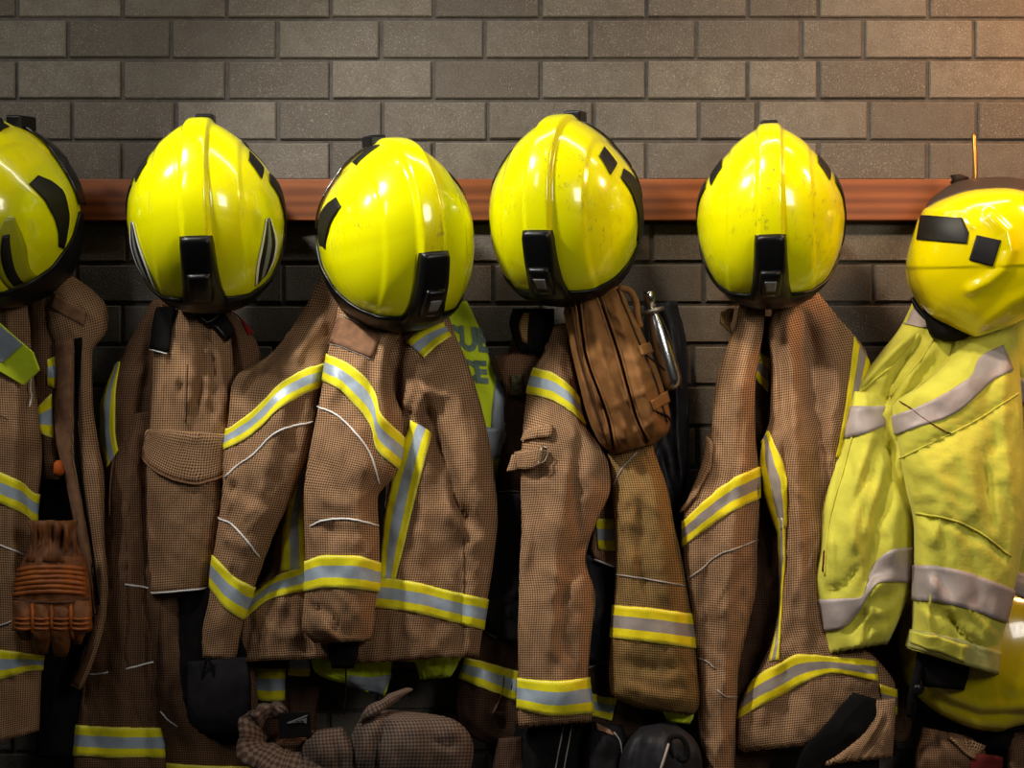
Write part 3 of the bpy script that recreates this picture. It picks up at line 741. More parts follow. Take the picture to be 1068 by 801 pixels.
sl = Piece('sleeve', cC, M['brown'], [(338, 283, 356, 300, .10, .02), (312, 330, 356, 328, .125, .03), (281, 370, 346, 368, .15, .04), (245, 394, 336, 402, .165, .045), (238, 440, 331, 440, .17, .05), (233, 475, 320, 478, .175, .052), (232, 510, 305, 517, .175, .052), (227, 550, 287, 555, .175, .05), (221, 590, 272, 595, .175, .045), (218, 625, 262, 622, .172, .042), (211, 660, 253, 652, .17, .04), (211, 686, 246, 688, .165, .036)],
           folds=[([(325, 320), (275, 378), (250, 420)], -11, 7), ([(340, 330), (300, 380)], 10, 8), ([(306, 400), (280, 470), (262, 560)], 8, 12), ([(250, 420), (244, 520), (236, 600)], -5, 8), ([(300, 330), (262, 388)], 7, 6), ([(240, 505), (280, 530)], -6, 7), ([(232, 560), (262, 572)], 6, 7), ([(240, 590), (258, 640)], -6, 5)], wr=.004)
sl.patch('reflective_tape', M['tape'], [(239, 447), (262, 430), (277, 416), (290, 402), (312, 388), (336, 379)], [(233, 470), (258, 457), (275, 443), (290, 428), (312, 413), (333, 404)], wl=.5, wr=.6, nr=9)
sl.patch('reflective_tape', M['tape'], [(223, 579), (232, 588), (242, 599), (264, 612)], [(218, 611), (226, 622), (233, 632), (251, 646)], wl=.5, wr=.6, nr=9)
sl.line('piping', M['piping'], [(235, 498), (246, 487), (262, 476), (290, 450), (326, 440)], r=.0016)
sl.line('piping', M['piping'], [(226, 540), (241, 546), (256, 562), (270, 581)], r=.0016)
bd = Piece('back_panel', cC, M['brown'], [(392, 322, 466, 322, .10, .03), (392, 352, 473, 345, .12, .04), (396, 395, 489, 382, .14, .05), (398, 440, 504, 432, .145, .055), (394, 490, 514, 482, .15, .058), (385, 540, 519, 540, .15, .058), (375, 590, 514, 590, .15, .058), (365, 640, 506, 640, .15, .056), (358, 692, 500, 684, .145, .05)],
           folds=[([(470, 345), (446, 395), (424, 435)], 16, 16), ([(440, 415), (458, 465), (476, 525), (492, 550)], -20, 9), ([(452, 396), (436, 404), (424, 440)], -10, 6), ([(472, 400), (492, 470), (500, 540)], 12, 14), ([(462, 480), (470, 530), (484, 552)], 8, 6), ([(420, 340), (412, 380), (410, 430)], -12, 8), ([(448, 430), (440, 520), (432, 690)], 6, 12), ([(482, 560), (480, 680)], -5, 8), ([(405, 640), (400, 690)], -6, 8), ([(440, 650), (444, 690)], 4, 9), ([(492, 640), (490, 684)], 5, 6), ([(436, 400), (452, 412), (470, 410)], 9, 5)], wr=.004, ragged=1.2, nu=120)
bd.patch('reflective_tape', M['tape'], [(423, 356), (440, 345), (462, 337)], [(443, 374), (455, 362), (470, 351)], nr=9)
bd.patch('reflective_tape', M['tape'], [(429, 438), (419, 470), (409, 504), (400, 549), (397, 604)], [(449, 452), (442, 485), (434, 518), (424, 560), (413, 604)], nr=9)
bd.patch('reflective_tape', M['tape'], [(388, 601), (428, 606), (474, 617), (510, 625)], [(384, 632), (428, 638), (470, 648), (505, 657)], wr=.5, nr=9)
bd.line('seam', M['edge'], [(484, 560), (484, 622)], r=.0009)
Piece('lining', cC, M['black'], [(384, 500, 405, 495), (382, 540, 402, 540), (384, 580, 398, 580)], .175, .02)
sr = Piece('sleeve', cC, M['brown'], [(356, 300, 420, 320, .13, .03), (350, 332, 420, 345, .16, .04), (342, 368, 406, 372, .19, .045), (336, 402, 412, 412, .205, .05), (330, 435, 421, 440, .21, .055), (323, 470, 414, 492, .215, .058), (317, 515, 394, 520, .215, .06), (318, 560, 396, 562, .215, .06), (319, 600, 396, 600, .215, .06), (316, 635, 391, 636, .212, .058), (315, 656, 389, 658, .21, .055), (328, 671, 386, 668, .205, .045)],
           folds=[([(404, 340), (396, 400), (402, 450)], 9, 8), ([(412, 350), (408, 400)], -9, 6), ([(360, 310), (350, 380), (338, 440)], 7, 10), ([(340, 470), (350, 520), (342, 570)], -5, 12), ([(330, 520), (380, 530)], 4, 8), ([(322, 545), (350, 555), (392, 556)], -5, 6), ([(322, 632), (345, 640), (352, 650), (348, 660)], -9, 4), ([(330, 650), (350, 668), (380, 668)], 8, 6), ([(372, 440), (384, 500)], 5, 9)], wr=.0035)
sr.patch('collar_patch', M['facing'], [(354, 331), (375, 340), (397, 351)], [(345, 357), (365, 365), (388, 374)], off=.0025, thick=.0025)
sr.line('stitching', M['pipedim'], [(355, 329), (376, 338), (399, 348)], r=.0007, off=.002); sr.line('stitching', M['pipedim'], [(344, 358), (365, 366), (389, 376)], r=.0007, off=.002)
sr.patch('reflective_tape', M['tape'], [(340, 369), (356, 376), (371, 385), (392, 409), (398, 432), (421, 456)], [(335, 396), (352, 405), (367, 419), (386, 444), (392, 468), (415, 490)], wl=.6, wr=.5, nr=9)
sr.patch('reflective_tape', M['tape'], [(320, 585), (337, 579), (369, 579), (397, 587)], [(319, 617), (340, 613), (370, 614), (392, 617)], wl=.8, wr=.8, nr=9)
sr.line('piping', M['piping'], [(331, 424), (350, 432), (374, 455), (387, 476), (395, 504)], r=.0016)
sr.line('piping', M['piping'], [(324, 549), (336, 543), (360, 541), (394, 548)], r=.0016)
wl_ = Piece('wristlet', cC, M['black'], [(343, 664, 375, 662, .19, .022), (342, 680, 374, 680, .19, .024), (346, 697, 369, 697, .19, .02)], wr=.001)
mk('wrist_cord', *tube(poly_t([tuple(U(x, y, .195)) for x, y in ((360, 690), (361, 715), (359, 745))], 20), .0014), M['black'], cC)

# ---- lime vest beside it
vs = thing('hi_vis_vest', 'fluorescent lime and silver vest with grey lettering hanging behind the central coat', 'vest', tuple(U(480, 320, .07)))
vb = Piece('body', vs, M['lime'], [(430, 318, 486, 314, .075, .018), (436, 345, 501, 344, .08, .022), (440, 391, 516, 391, .082, .024), (440, 428, 532, 428, .082, .026), (440, 475, 529, 475, .08, .026), (440, 505, 516, 502, .08, .024), (440, 600, 500, 600, .075, .022), (420, 690, 480, 690, .075, .02)], folds=[([(500, 440), (508, 500)], 4, 6)], wr=.003)
vb.patch('silver_panel', M['silver'], [(517, 391), (514, 420), (512, 446)], [(520, 392), (532, 428), (529, 474)], off=.0015, thick=.001, wr=.2)
vb.patch('silver_panel', M['silver'], [(490, 438), (512, 446), (531, 440)], [(490, 476), (510, 480), (529, 474)], off=.0015, thick=.001, wr=.2)
vb.patch('lime_trim', M['limedark'], [(490, 477), (510, 481), (528, 476)], [(490, 500), (508, 506), (516, 501)], off=.0012, thick=.001)
def lettering(piece, txt, p0, ex, ey, parent, mat, off=.0022, thick=.0008):
    cu = bpy.data.curves.new('letters', 'FONT'); cu.body = txt; cu.offset = 0.05; cu.resolution_u = 4
    o = bpy.data.objects.new('letters', cu); C.objects.link(o)
    bpy.context.view_layer.update()
    dg = bpy.context.evaluated_depsgraph_get(); me = bpy.data.meshes.new_from_object(o.evaluated_get(dg))
    bm = bmesh.new(); bm.from_mesh(me); bmesh.ops.triangulate(bm, faces=bm.faces)
    bmesh.ops.subdivide_edges(bm, edges=[e for e in bm.edges if e.calc_length() > .12], cuts=2); bmesh.ops.triangulate(bm, faces=bm.faces)
    V = np.array([v.co[:2] for v in bm.verts]); bm.verts.index_update(); F = [[v.index for v in f.verts] for f in bm.faces]
    bm.free(); bpy.data.objects.remove(o); bpy.data.curves.remove(cu); bpy.data.meshes.remove(me)
    V[:, 0] -= V[:, 0].max()
    Q = np.array(p0) + V[:, :1] * np.array(ex) + V[:, 1:2] * np.array(ey)
    a, v = piece.inv(Q)
    return mk('lettering', piece.at(a, v, off), F, mat, parent, smooth=False)
import bmesh
lettering(vb, 'CUE', (511, 367), (24.5, 2.5), (-3.5, -33), vb.obj, M['vestletter'])
lettering(vb, 'CE', (509, 399), (24.5, 2.0), (-3.5, -31), vb.obj, M['vestletter'])
h1 = Piece('hem', vs, M['lime'], [(324, 684, 410, 682, .10, .02), (328, 700, 408, 697, .105, .024), (356, 711, 405, 715, .105, .02), (372, 718, 400, 726, .10, .012)], wr=.006, wsc=40)
h1.patch('hem_band', M['silver'], [(365, 704), (385, 706), (408, 703)], [(362, 714), (380, 719), (398, 725)], off=.002)
h2 = Piece('hem', vs, M['lime'], [(430, 682, 480, 680, .10, .02), (434, 695, 478, 692, .105, .022), (438, 708, 470, 706, .10, .014)], wr=.006, wsc=40)

# ---- a dark coat low behind the central one
cG = thing('fire_coat', 'dark brown coat hem with a short taped edge, low behind the central coat', 'coat', tuple(U(300, 690, .06)), tag_coat)
g1 = Piece('body', cG, M['brown_deep'], [(262, 600, 350, 600), (263, 690, 345, 690), (266, 740, 330, 740), (268, 790, 330, 790)], .055, .03, folds=[([(299, 640), (299, 780)], -9, 4)])
g1.patch('reflective_tape', M['tape'], [(267, 696), (282, 697), (297, 697)], [(268, 730), (282, 731), (296, 730)], wl=.3, nr=9)
g1.patch('reflective_tape', M['tape'], [(301, 680), (312, 680), (324, 679)], [(301, 704), (312, 705), (323, 705)], nr=9)
# ---- coat under the fourth helmet
cD = thing('fire_coat', 'brown fire coat behind the canvas bag, one taped sleeve hanging straight down in front', 'coat', tuple(U(570, 340, .1)), tag_coat)
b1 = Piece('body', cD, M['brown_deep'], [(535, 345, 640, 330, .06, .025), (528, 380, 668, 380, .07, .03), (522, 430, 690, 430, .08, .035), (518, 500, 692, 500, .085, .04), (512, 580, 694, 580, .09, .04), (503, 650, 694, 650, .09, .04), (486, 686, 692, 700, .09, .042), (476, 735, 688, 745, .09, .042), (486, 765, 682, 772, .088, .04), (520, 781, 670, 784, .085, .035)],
           folds=[([(545, 650), (528, 700), (524, 780)], -8, 7), ([(500, 690), (496, 760)], 6, 7), ([(632, 560), (628, 700)], -10, 10), ([(650, 700), (640, 775)], 8, 10)], wr=.005)
b1.patch('reflective_tape', M['tape'], [(488, 686), (512, 692), (541, 700)], [(478, 707), (508, 719), (541, 732)], wl=.5, nr=9)
b1.patch('reflective_tape', M['tape'], [(612, 721), (628, 726), (644, 728)], [(606, 744), (624, 748), (638, 752)], nr=9)
b1.line('seam', M['brown_dark'], [(527, 697), (522, 726), (514, 745)], r=.0016)
b1.line('piping', M['pipedim'], [(505, 658), (516, 664), (532, 669)]); b1.line('piping', M['pipedim'], [(515, 515), (528, 512), (542, 513)])
b1.line('piping', M['pipedim'], [(612, 697), (622, 693), (636, 690)])
Piece('lining', cD, M['black'], [(516, 515, 548, 515), (512, 580, 548, 580), (505, 640, 548, 640), (520, 668, 546, 672)], .135, .012, wr=.002)
Piece('lining', cD, M['leather'], [(606, 575, 642, 592), (604, 620, 642, 620), (604, 690, 640, 690)], .135, .014, wr=.002)
i1 = Piece('inner_panel', cD, M['brown'], [(606, 500, 640, 500), (620, 540, 644, 540), (616, 575, 644, 585), (620, 583, 644, 593)], .145, .014, wr=.002)
i1.patch('reflective_tape', M['tape'], [(624, 541), (633, 541), (642, 540)], [(627, 573), (634, 574), (643, 574)], nr=7, wl=.2)
i1.line('piping', M['piping'], [(612, 581), (626, 586), (640, 593)], r=.0018)
cl = Piece('collar', cD, M['brown_dark'], [(516, 372, 572, 362, .10, .018), (516, 380, 568, 380, .11, .022), (523, 395, 562, 398, .115, .022), (530, 412, 556, 414, .11, .015)], folds=[([(520, 376), (545, 368), (566, 366)], 6, 4)], wr=.003)
cl.patch('badge', M['camo'], [(533, 392), (545, 390)], [(535, 412), (546, 413)], off=.002)
Piece('collar_strap', cD, M['black'], [(536, 322, 578, 322), (532, 340, 578, 342), (540, 366, 576, 368)], .125, .018, wr=.003)
Piece('collar_edge', cD, M['olive'], [(546, 326, 553, 326), (541, 340, 551, 340), (544, 356, 550, 358)], .14, .008, wr=.001, close=True)
s1 = Piece('sleeve', cD, M['brown'], [(577, 340, 593, 338, .12, .02), (570, 362, 594, 360, .145, .03), (557, 385, 602, 408, .165, .04), (549, 415, 609, 440, .175, .046), (544, 469, 632, 476, .185, .055), (543, 510, 637, 508, .19, .058), (544, 550, 622, 545, .19, .058), (542, 585, 611, 583, .19, .055), (541, 625, 621, 622, .19, .056), (540, 670, 616, 670, .188, .055), (541, 706, 614, 706, .185, .053), (540, 745, 618, 740, .18, .05), (541, 759, 617, 752, .178, .046)],
           folds=[([(606, 440), (600, 520), (606, 580)], -6, 8), ([(596, 460), (580, 560), (574, 690)], 7, 9), ([(562, 480), (558, 600), (556, 700)], -6, 8), ([(612, 585), (598, 600), (580, 640)], -8, 6), ([(620, 560), (600, 580)], -9, 6), ([(604, 640), (606, 700)], 5, 7), ([(545, 500), (560, 494), (573, 496)], -4, 3), ([(560, 590), (604, 612)], 4, 6), ([(556, 452), (584, 448)], 4, 6)], wr=.004, ragged=1.5)
s1.patch('reflective_tape', M['tape'], [(558, 384), (578, 390), (594, 403), (608, 422)], [(551, 411), (574, 417), (594, 429), (609, 443)], wl=.5, wr=.2, nr=9)
s1.patch('reflective_tape', M['tape'], [(543, 707), (581, 710), (614, 706)], [(541, 739), (577, 746), (612, 744)], wl=.8, wr=.8, nr=9)
tb = s1.patch('cuff_strap', M['brown'], [(537, 472), (555, 470), (571, 467)], [(529, 492), (550, 489), (569, 484)], off=.010, thick=.005)
Piece('cuff_strap', cD, M['brown'], [(534, 474, 548, 472), (528, 492, 548, 490)], .205, .006, wr=0, close=True)
s1.line('strap_ring', M['dullmetal'], [(568, 467), (573, 469), (571, 484), (566, 484), (568, 467)], r=.0012, off=.016, parent=tb, smooth=False)
s1.patch('pocket_flap', M['brown'], [(549, 451), (560, 446), (577, 445)], [(546, 460), (558, 457), (576, 455)], off=.004, thick=.003)

cE = thing('fire_coat', 'olive tan fire coat sleeve with thin grey piping hanging below the canvas bag', 'coat', tuple(U(670, 460, .12)), tag_coat)
s2 = Piece('sleeve', cE, M['olive'], [(634, 440, 676, 440, .15, .035), (634, 475, 682, 469, .16, .045), (637, 510, 696, 509, .165, .05), (641, 550, 703, 546, .168, .054), (642, 585, 711, 582, .17, .056), (640, 631, 721, 639, .17, .057), (637, 668, 725, 674, .17, .056), (635, 700, 728, 706, .168, .054), (636, 718, 730, 726, .166, .052), (639, 726, 729, 736, .164, .05), (650, 732, 726, 743, .162, .044), (664, 738, 720, 746, .16, .034)],
           folds=[([(676, 480), (690, 560), (700, 640)], 6, 10), ([(650, 500), (656, 600), (652, 700)], 5, 10), ([(640, 690), (690, 700), (724, 690)], -5, 6), ([(644, 712), (690, 728), (724, 728)], 5, 6), ([(668, 520), (676, 620)], -6, 10)], wr=.004, ragged=1)
s2.patch('reflective_tape', M['tapewarm'], [(640, 631), (680, 634), (721, 640)], [(637, 665), (680, 670), (724, 676)], wl=.8, wr=.8, nr=9)
s2.line('piping', M['pipedim'], [(664, 472), (649, 489), (640, 506)]); s2.line('piping', M['pipedim'], [(642, 599), (676, 604), (714, 611)])
lm = Piece('lining', cE, M['lime'], [(690, 735, 724, 738), (695, 752, 720, 755)], .15, .012)

bl = thing('black_coverall', 'black coated coverall hanging behind the canvas bag and steel flask', 'clothing', tuple(U(700, 330, .08)))
Piece('coverall_body', bl, M['leather'], [(672, 318, 706, 314, .05, .02), (690, 360, 714, 356, .06, .03), (690, 420, 718, 416, .065, .035), (672, 470, 719, 460, .07, .04), (676, 520, 719, 510, .07, .042), (690, 570, 716, 560, .07, .04), (692, 640, 714, 630, .07, .035), (690, 720, 714, 720, .07, .03)], folds=[([(700, 330), (706, 420), (712, 520)], 9, 6), ([(690, 470), (706, 540)], -8, 6)], wr=.005)

# ---- canvas bag
bg_ = thing('canvas_bag', 'brown canvas bag with three zipped compartments hung beside the fourth helmet', 'bag', tuple(U(630, 310, .2)))
bp = Piece('bag_body', bg_, M['bag'], [(590, 317, 642, 296, .185, .03), (588, 325, 650, 306, .19, .05), (591, 342, 657, 322, .195, .058), (597, 371, 669, 345, .195, .062), (604, 400, 682, 376, .195, .064), (611, 428, 693, 408, .195, .064), (620, 452, 699, 436, .195, .062), (630, 467, 697, 450, .19, .055), (642, 474, 684, 462, .185, .035)],
           folds=[([(603, 314), (611, 370), (634, 436), (640, 470)], -11, 2.6, 1), ([(624, 305), (646, 372), (664, 436), (674, 462)], -12, 2.8, 1), ([(614, 312), (628, 372), (650, 440), (656, 466)], 7, 6), ([(594, 330), (606, 392), (626, 456)], 6, 5), ([(640, 310), (664, 380), (682, 446)], 8, 7), ([(626, 420), (640, 448)], -6, 5)], pw=.5, wr=.004, close=True, step=3, nu=120, back=.9)
for off_, pts in ((0, [(603, 316), (611, 370), (634, 436), (640, 466)]), (0, [(624, 307), (646, 372), (664, 436), (674, 458)])):
    z = bp.line('zip', M['bagdark'], pts, r=.0034, off=.001)
    bp.line('zip_seam', M['bag'], [(x - 3.4, y) for x, y in pts], r=.0022, off=.001, parent=bp.obj)
    bp.line('zip_seam', M['bag'], [(x + 3.4, y) for x, y in pts], r=.0022, off=.001, parent=bp.obj)
bp.line('zip', M['bagdark'], [(596, 322), (604, 372), (625, 440), (634, 464)], r=.0016)
bp.line('piping', M['bagdark'], [(644, 302), (661, 345), (684, 400), (695, 440)], r=.0018)
bp.patch('webbing', M['bag'], [(664, 362), (680, 356)], [(668, 372), (684, 366)], off=.004, thick=.003)
bp.patch('webbing', M['bag'], [(677, 418), (694, 408)], [(681, 429), (697, 419)], off=.004, thick=.003)
mk('zip_cord', *tube(poly_t([tuple(U(x, y, d)) for x, y, d in ((670, 367, .247), (680, 375, .256), (690, 383, .25), (693, 386, .24))], 16), .0016), M['black'], bg_)
mk('zip_cord', *tube(poly_t([tuple(U(x, y, d)) for x, y, d in ((677, 422, .25), (686, 430, .256), (696, 434, .245), (700, 440, .235))], 16), .0018), M['black'], bg_)
mk('carry_handle', *tube(poly_t([tuple(U(x, y, .205)) for x, y in ((646, 300), (656, 303), (663, 314), (665, 330), (668, 342))], 24), .0055), M['bag'], bg_)

# ---- steel flask
fk = thing('steel_flask', 'slim polished steel flask with ringed neck standing up behind the canvas bag', 'flask', tuple(U(675, 320, .16)))
p0 = U(676, 306, .17); p1 = U(702, 402, .165); ax = p1 - p0
mk('flask_body', *lathe(p0, ax, [(.022, .004), (.026, .0085), (.040, .0095), (.050, .0125), (.075, .0165), (.150, .0175), (.168, .013)]), M['steel'], fk)
mk('flask_cap', *lathe(p0, ax, [(-.003, .0085), (0, .0098), (.012, .0098), (.014, .008), (.026, .008)]), M['steel'], fk)
mk('carry_ring', *lathe(p0, ax, [(.0265, .012), (.028, .0195), (.033, .0195), (.0345, .012)]), M['dullmetal'], fk)

# ---- coat under the fifth helmet
cF = thing('fire_coat', 'brown fire coat below the scuffed helmet, hanging in long folds with slanted tape', 'coat', tuple(U(805, 330, .1)), tag_coat)
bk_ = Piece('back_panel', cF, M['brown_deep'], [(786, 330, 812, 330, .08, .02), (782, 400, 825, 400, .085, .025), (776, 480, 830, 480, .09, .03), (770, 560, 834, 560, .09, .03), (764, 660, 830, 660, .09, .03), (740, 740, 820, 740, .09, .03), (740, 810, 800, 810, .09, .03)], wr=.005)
bk_.patch('reflective_tape', M['tapewarm'], [(787, 364), (803, 374)], [(787, 394), (801, 410)], nr=7)
fl_ = Piece('front_panel', cF, M['brown'], [(771, 318, 799, 318, .11, .025), (765, 345, 796, 346, .125, .035), (756, 368, 792, 372, .135, .042), (746, 403, 788, 400, .145, .048), (741, 450, 788, 450, .15, .052), (732, 495, 792, 498, .155, .056), (713, 536, 792, 535, .155, .058), (712, 570, 790, 568, .155, .058), (714, 605, 789, 610, .155, .056), (721, 650, 780, 655, .15, .054), (726, 700, 771, 696, .145, .05), (728, 750, 768, 750, .14, .045), (734, 810, 766, 810, .14, .04)],
           folds=[([(790, 330), (774, 400), (764, 470)], 6, 9), ([(770, 340), (756, 420), (744, 520)], -7, 8), ([(778, 460), (764, 560), (756, 680)], 8, 9), ([(736, 560), (738, 640), (744, 720)], -7, 8), ([(720, 580), (728, 680)], 5, 7), ([(758, 700), (750, 780)], 6, 7), ([(760, 398), (782, 402)], 3, 3)], wr=.004)
fl_.patch('reflective_tape', M['tapewarm'], [(714, 543), (732, 525), (752, 508), (772, 495), (790, 487)], [(711, 572), (736, 552), (760, 536), (778, 526), (793, 519)], wl=.5, wr=.4, nr=9)
fl_.patch('pocket_flap', M['brown'], [(741, 455), (736, 485), (722, 520), (713, 535)], [(745, 462), (743, 484), (730, 514), (717, 532)], off=.006, thick=.004, nr=5)
fl_.line('piping', M['pipedim'], [(716, 605), (732, 593), (749, 579), (770, 571), (790, 563)])
fl_.line('piping', M['pipedim'], [(728, 686), (738, 690), (746, 697)]); fl_.line('piping', M['pipedim'], [(748, 719), (756, 726), (768, 727)])
ce = Piece('body', cF, M['brown'], [(806, 318, 852, 304, .11, .03), (802, 345, 872, 328, .12, .04), (804, 390, 906, 376, .13, .048), (803, 435, 902, 415, .135, .052), (793, 470, 886, 466, .138, .055), (797, 510, 874, 510, .14, .056), (811, 560, 866, 555, .14, .056), (814, 610, 862, 605, .14, .056), (810, 655, 872, 650, .14, .056), (793, 695, 913, 686, .14, .058), (778, 724, 934, 715, .14, .058), (769, 752, 935, 738, .138, .056), (768, 778, 932, 758, .135, .052), (776, 784, 930, 766, .132, .05)],
           folds=[([(820, 325), (826, 400), (832, 500), (836, 640)], 13, 9), ([(838, 324), (846, 380), (856, 470), (858, 560)], -14, 10), ([(806, 340), (808, 400), (812, 450)], 8, 6), ([(866, 330), (872, 400), (868, 470)], 8, 12), ([(848, 560), (840, 680)], 6, 9), ([(830, 600), (806, 680), (790, 770)], 8, 10), ([(822, 690), (818, 770)], -6, 8), ([(880, 690), (905, 700), (928, 720)], 8, 10), ([(845, 700), (842, 760)], 5, 8), ([(816, 460), (822, 520), (820, 640)], -8, 4)], wr=.004, nu=120, ragged=1)
ce.patch('reflective_tape', M['tapewarm'], [(796, 462), (794, 485), (800, 520), (812, 556)], [(803, 450), (814, 478), (822, 502), (821, 548)], nr=9, wl=.1)
ce.patch('tape_edge', M['tapewarm'], [(812, 540), (813, 580), (812, 620), (810, 655), (803, 690)], [(818, 540), (819, 580), (817, 620), (815, 655), (812, 688)], nr=5)
ce.patch('reflective_tape', M['tapewarm'], [(890, 352), (884, 400), (878, 440), (871, 476)], [(908, 380), (898, 420), (890, 450), (880, 480)], nr=7, wr=.3)
ce.patch('reflective_tape', M['tapewarm'], [(772, 722), (797, 701), (815, 690), (833, 682), (863, 684), (913, 690)], [(769, 751), (797, 734), (820, 722), (842, 710), (868, 702), (915, 710)], wl=.5, nr=9)
ce.patch('reflective_tape', M['tapewarm'], [(917, 713), (926, 716), (934, 719)], [(920, 742), (927, 744), (935, 745)], nr=7, wr=.4)
Piece('lining', cF, M['black'], [(890, 722, 918, 730, .203, .004), (872, 742, 921, 744, .206, .006), (856, 762, 921, 760, .205, .008), (840, 778, 917, 776, .20, .01), (825, 815, 917, 812, .19, .01)], wr=.002, crease=.002)
lp = Piece('hem_corner', cF, M['brown'], [(916, 730, 934, 728, .208, .008), (913, 748, 934, 745, .214, .012), (901, 765, 933, 760, .216, .014), (882, 781, 932, 775, .214, .014), (860, 797, 931, 789, .21, .012)], folds=[([(922, 740), (905, 775)], 4, 4), ([(926, 750), (900, 788)], -4, 3)], wr=.003, ragged=2)
Piece('loop_tab', cF, M['olive'], [(752, 325, 764, 322), (751, 335, 762, 340), (758, 345, 764, 347)], .12, .012, wr=.002)

# ---- yellow jacket on the right
cY = thing('hi_vis_jacket', 'faded yellow work jacket with wide grey reflective bands at the right edge', 'jacket', tuple(U(1000, 330, .12)))
y0 = Piece('yoke', cY, M['jacket'], [(953, 312, 1010, 312, .10, .03), (939, 341, 1020, 345, .12, .04), (915, 372, 1020, 380, .13, .045), (892, 405, 1010, 412, .14, .05), (884, 428, 990, 436, .145, .05), (876, 470, 975, 470, .145, .05), (866, 520, 970, 520, .145, .05), (870, 600, 970, 600, .14, .05)],
           folds=[([(955, 345), (920, 378), (892, 408)], 12, 6), ([(962, 352), (935, 386), (924, 424)], -14, 6), ([(975, 360), (950, 392), (930, 424)], 12, 5), ([(948, 370), (926, 402)], -9, 4), ([(930, 460), (916, 520), (905, 600)], -12, 9)], wr=.004)
y0.patch('reflective_band', M['silverwarm'], [(946, 338), (953, 322), (958, 316)], [(966, 342), (972, 330), (976, 322)], wl=.2)
s3 = Piece('sleeve', cY, M['jacket'], [(888, 408, 926, 410, .15, .035), (883, 430, 928, 436, .155, .042), (877, 462, 926, 462, .16, .048), (869, 490, 936, 490, .165, .054), (858, 532, 950, 535, .17, .06), (855, 570, 953, 568, .172, .062), (850, 606, 951, 608, .172, .062), (856, 645, 942, 636, .17, .06), (860, 668, 934, 655, .168, .055), (861, 682, 926, 671, .165, .05)],
           crease=.0055, folds=[([(915, 440), (896, 500), (884, 590)], 9, 10), ([(908, 628), (930, 622), (944, 610)], -9, 4), ([(915, 640), (935, 632)], 8, 4), ([(896, 590), (880, 612), (862, 618)], -8, 4), ([(912, 470), (886, 540)], -7, 5), ([(925, 480), (900, 560)], 8, 5), ([(932, 480), (916, 540), (905, 610)], -12, 8), ([(938, 520), (928, 590)], 8, 8), ([(900, 640), (914, 612), (936, 600)], 12, 8), ([(884, 660), (900, 640), (910, 620)], -12, 6), ([(903, 668), (906, 652), (930, 648)], -9, 4), ([(866, 560), (872, 610)], 5, 7), ([(876, 470), (866, 540)], -4, 6), ([(890, 676), (910, 660)], 7, 5)], wr=.004, ragged=1.5)
for pts in ([(998, 352), (990, 372), (966, 396), (935, 418)], [(974, 352), (960, 376), (944, 394), (930, 414)], [(958, 348), (936, 376), (912, 396), (892, 412)]):
    y0.line('stitched_seam', M['jacket'], pts, r=.0022)
s3.patch('reflective_band', M['silverwarm'], [(885, 424), (905, 424), (926, 423)], [(879, 458), (903, 452), (927, 442)], wl=.4)
s3.patch('reflective_band', M['silverwarm'], [(853, 625), (878, 624), (899, 622), (908, 595), (928, 574), (953, 570)], [(858, 659), (880, 654), (896, 636), (906, 620), (920, 607), (951, 607)], wl=.4, nr=9)
s3.line('seam', M['jacket'], [(889, 455), (880, 490), (866, 540), (860, 600)], r=.0014)
s3.patch('label', M['redbrown'], [(860, 574), (862, 574)], [(858, 596), (860, 596)], off=.0015, nc=6, nr=4)
s4 = Piece('sleeve', cY, M['jacket'], [(998, 335, 1060, 330, .13, .04), (990, 370, 1062, 362, .16, .05), (962, 400, 1064, 392, .185, .058), (931, 424, 1066, 418, .195, .062), (937, 466, 1068, 455, .20, .066), (945, 510, 1070, 495, .205, .068), (953, 548, 1071, 540, .205, .068), (953, 590, 1063, 592, .205, .068), (952, 625, 1054, 630, .205, .066), (951, 656, 1043, 680, .20, .06), (946, 676, 1040, 704, .198, .055)],
           crease=.0055, folds=[([(1000, 350), (968, 385), (938, 420)], 8, 7), ([(975, 600), (968, 640), (972, 672)], 9, 4), ([(990, 636), (1000, 660), (1020, 676)], -8, 3), ([(1010, 632), (1024, 650), (1040, 664)], 8, 4), ([(960, 632), (985, 640), (1000, 655)], -7, 3), ([(1050, 360), (1046, 440), (1054, 520)], 8, 8), ([(1026, 470), (1036, 560)], -7, 6), ([(985, 520), (972, 570)], 7, 6), ([(990, 340), (955, 385)], -6, 5), ([(940, 478), (990, 454), (1020, 438), (1060, 412)], -6, 4), ([(955, 538), (990, 545), (1030, 565), (1052, 585)], -6, 4), ([(970, 480), (990, 520), (1000, 580)], 6, 12), ([(1040, 440), (1030, 520)], -7, 12), ([(1015, 470), (1012, 540)], 5, 12), ([(962, 630), (966, 650), (964, 668)], 6, 5), ([(980, 640), (1010, 660)], -6, 6), ([(1000, 650), (1032, 672)], 6, 6), ([(960, 600), (1000, 640)], 3, 6), ([(1010, 560), (1020, 600), (1010, 660)], -4, 9)], wr=.004)
s4.patch('reflective_band', M['silverwarm'], [(930, 434), (950, 427), (969, 419), (1000, 402), (1013, 392), (1021, 374), (1046, 360)], [(937, 453), (960, 444), (984, 437), (1003, 426), (1020, 410), (1034, 398), (1056, 386)], wl=.4, nr=9)
s4.patch('reflective_band', M['silverwarm'], [(953, 589), (978, 590), (1003, 595), (1030, 604), (1060, 616)], [(953, 626), (978, 628), (1003, 633), (1026, 641), (1050, 650)], wl=.6, wr=.6, nr=9)
s4.patch('cuff_band', M['cuffgrey'], [(950, 656), (975, 660), (1010, 669), (1044, 680)], [(946, 675), (972, 681), (1008, 693), (1041, 703)], off=.0025, thick=.003, wl=.7, wr=.7)
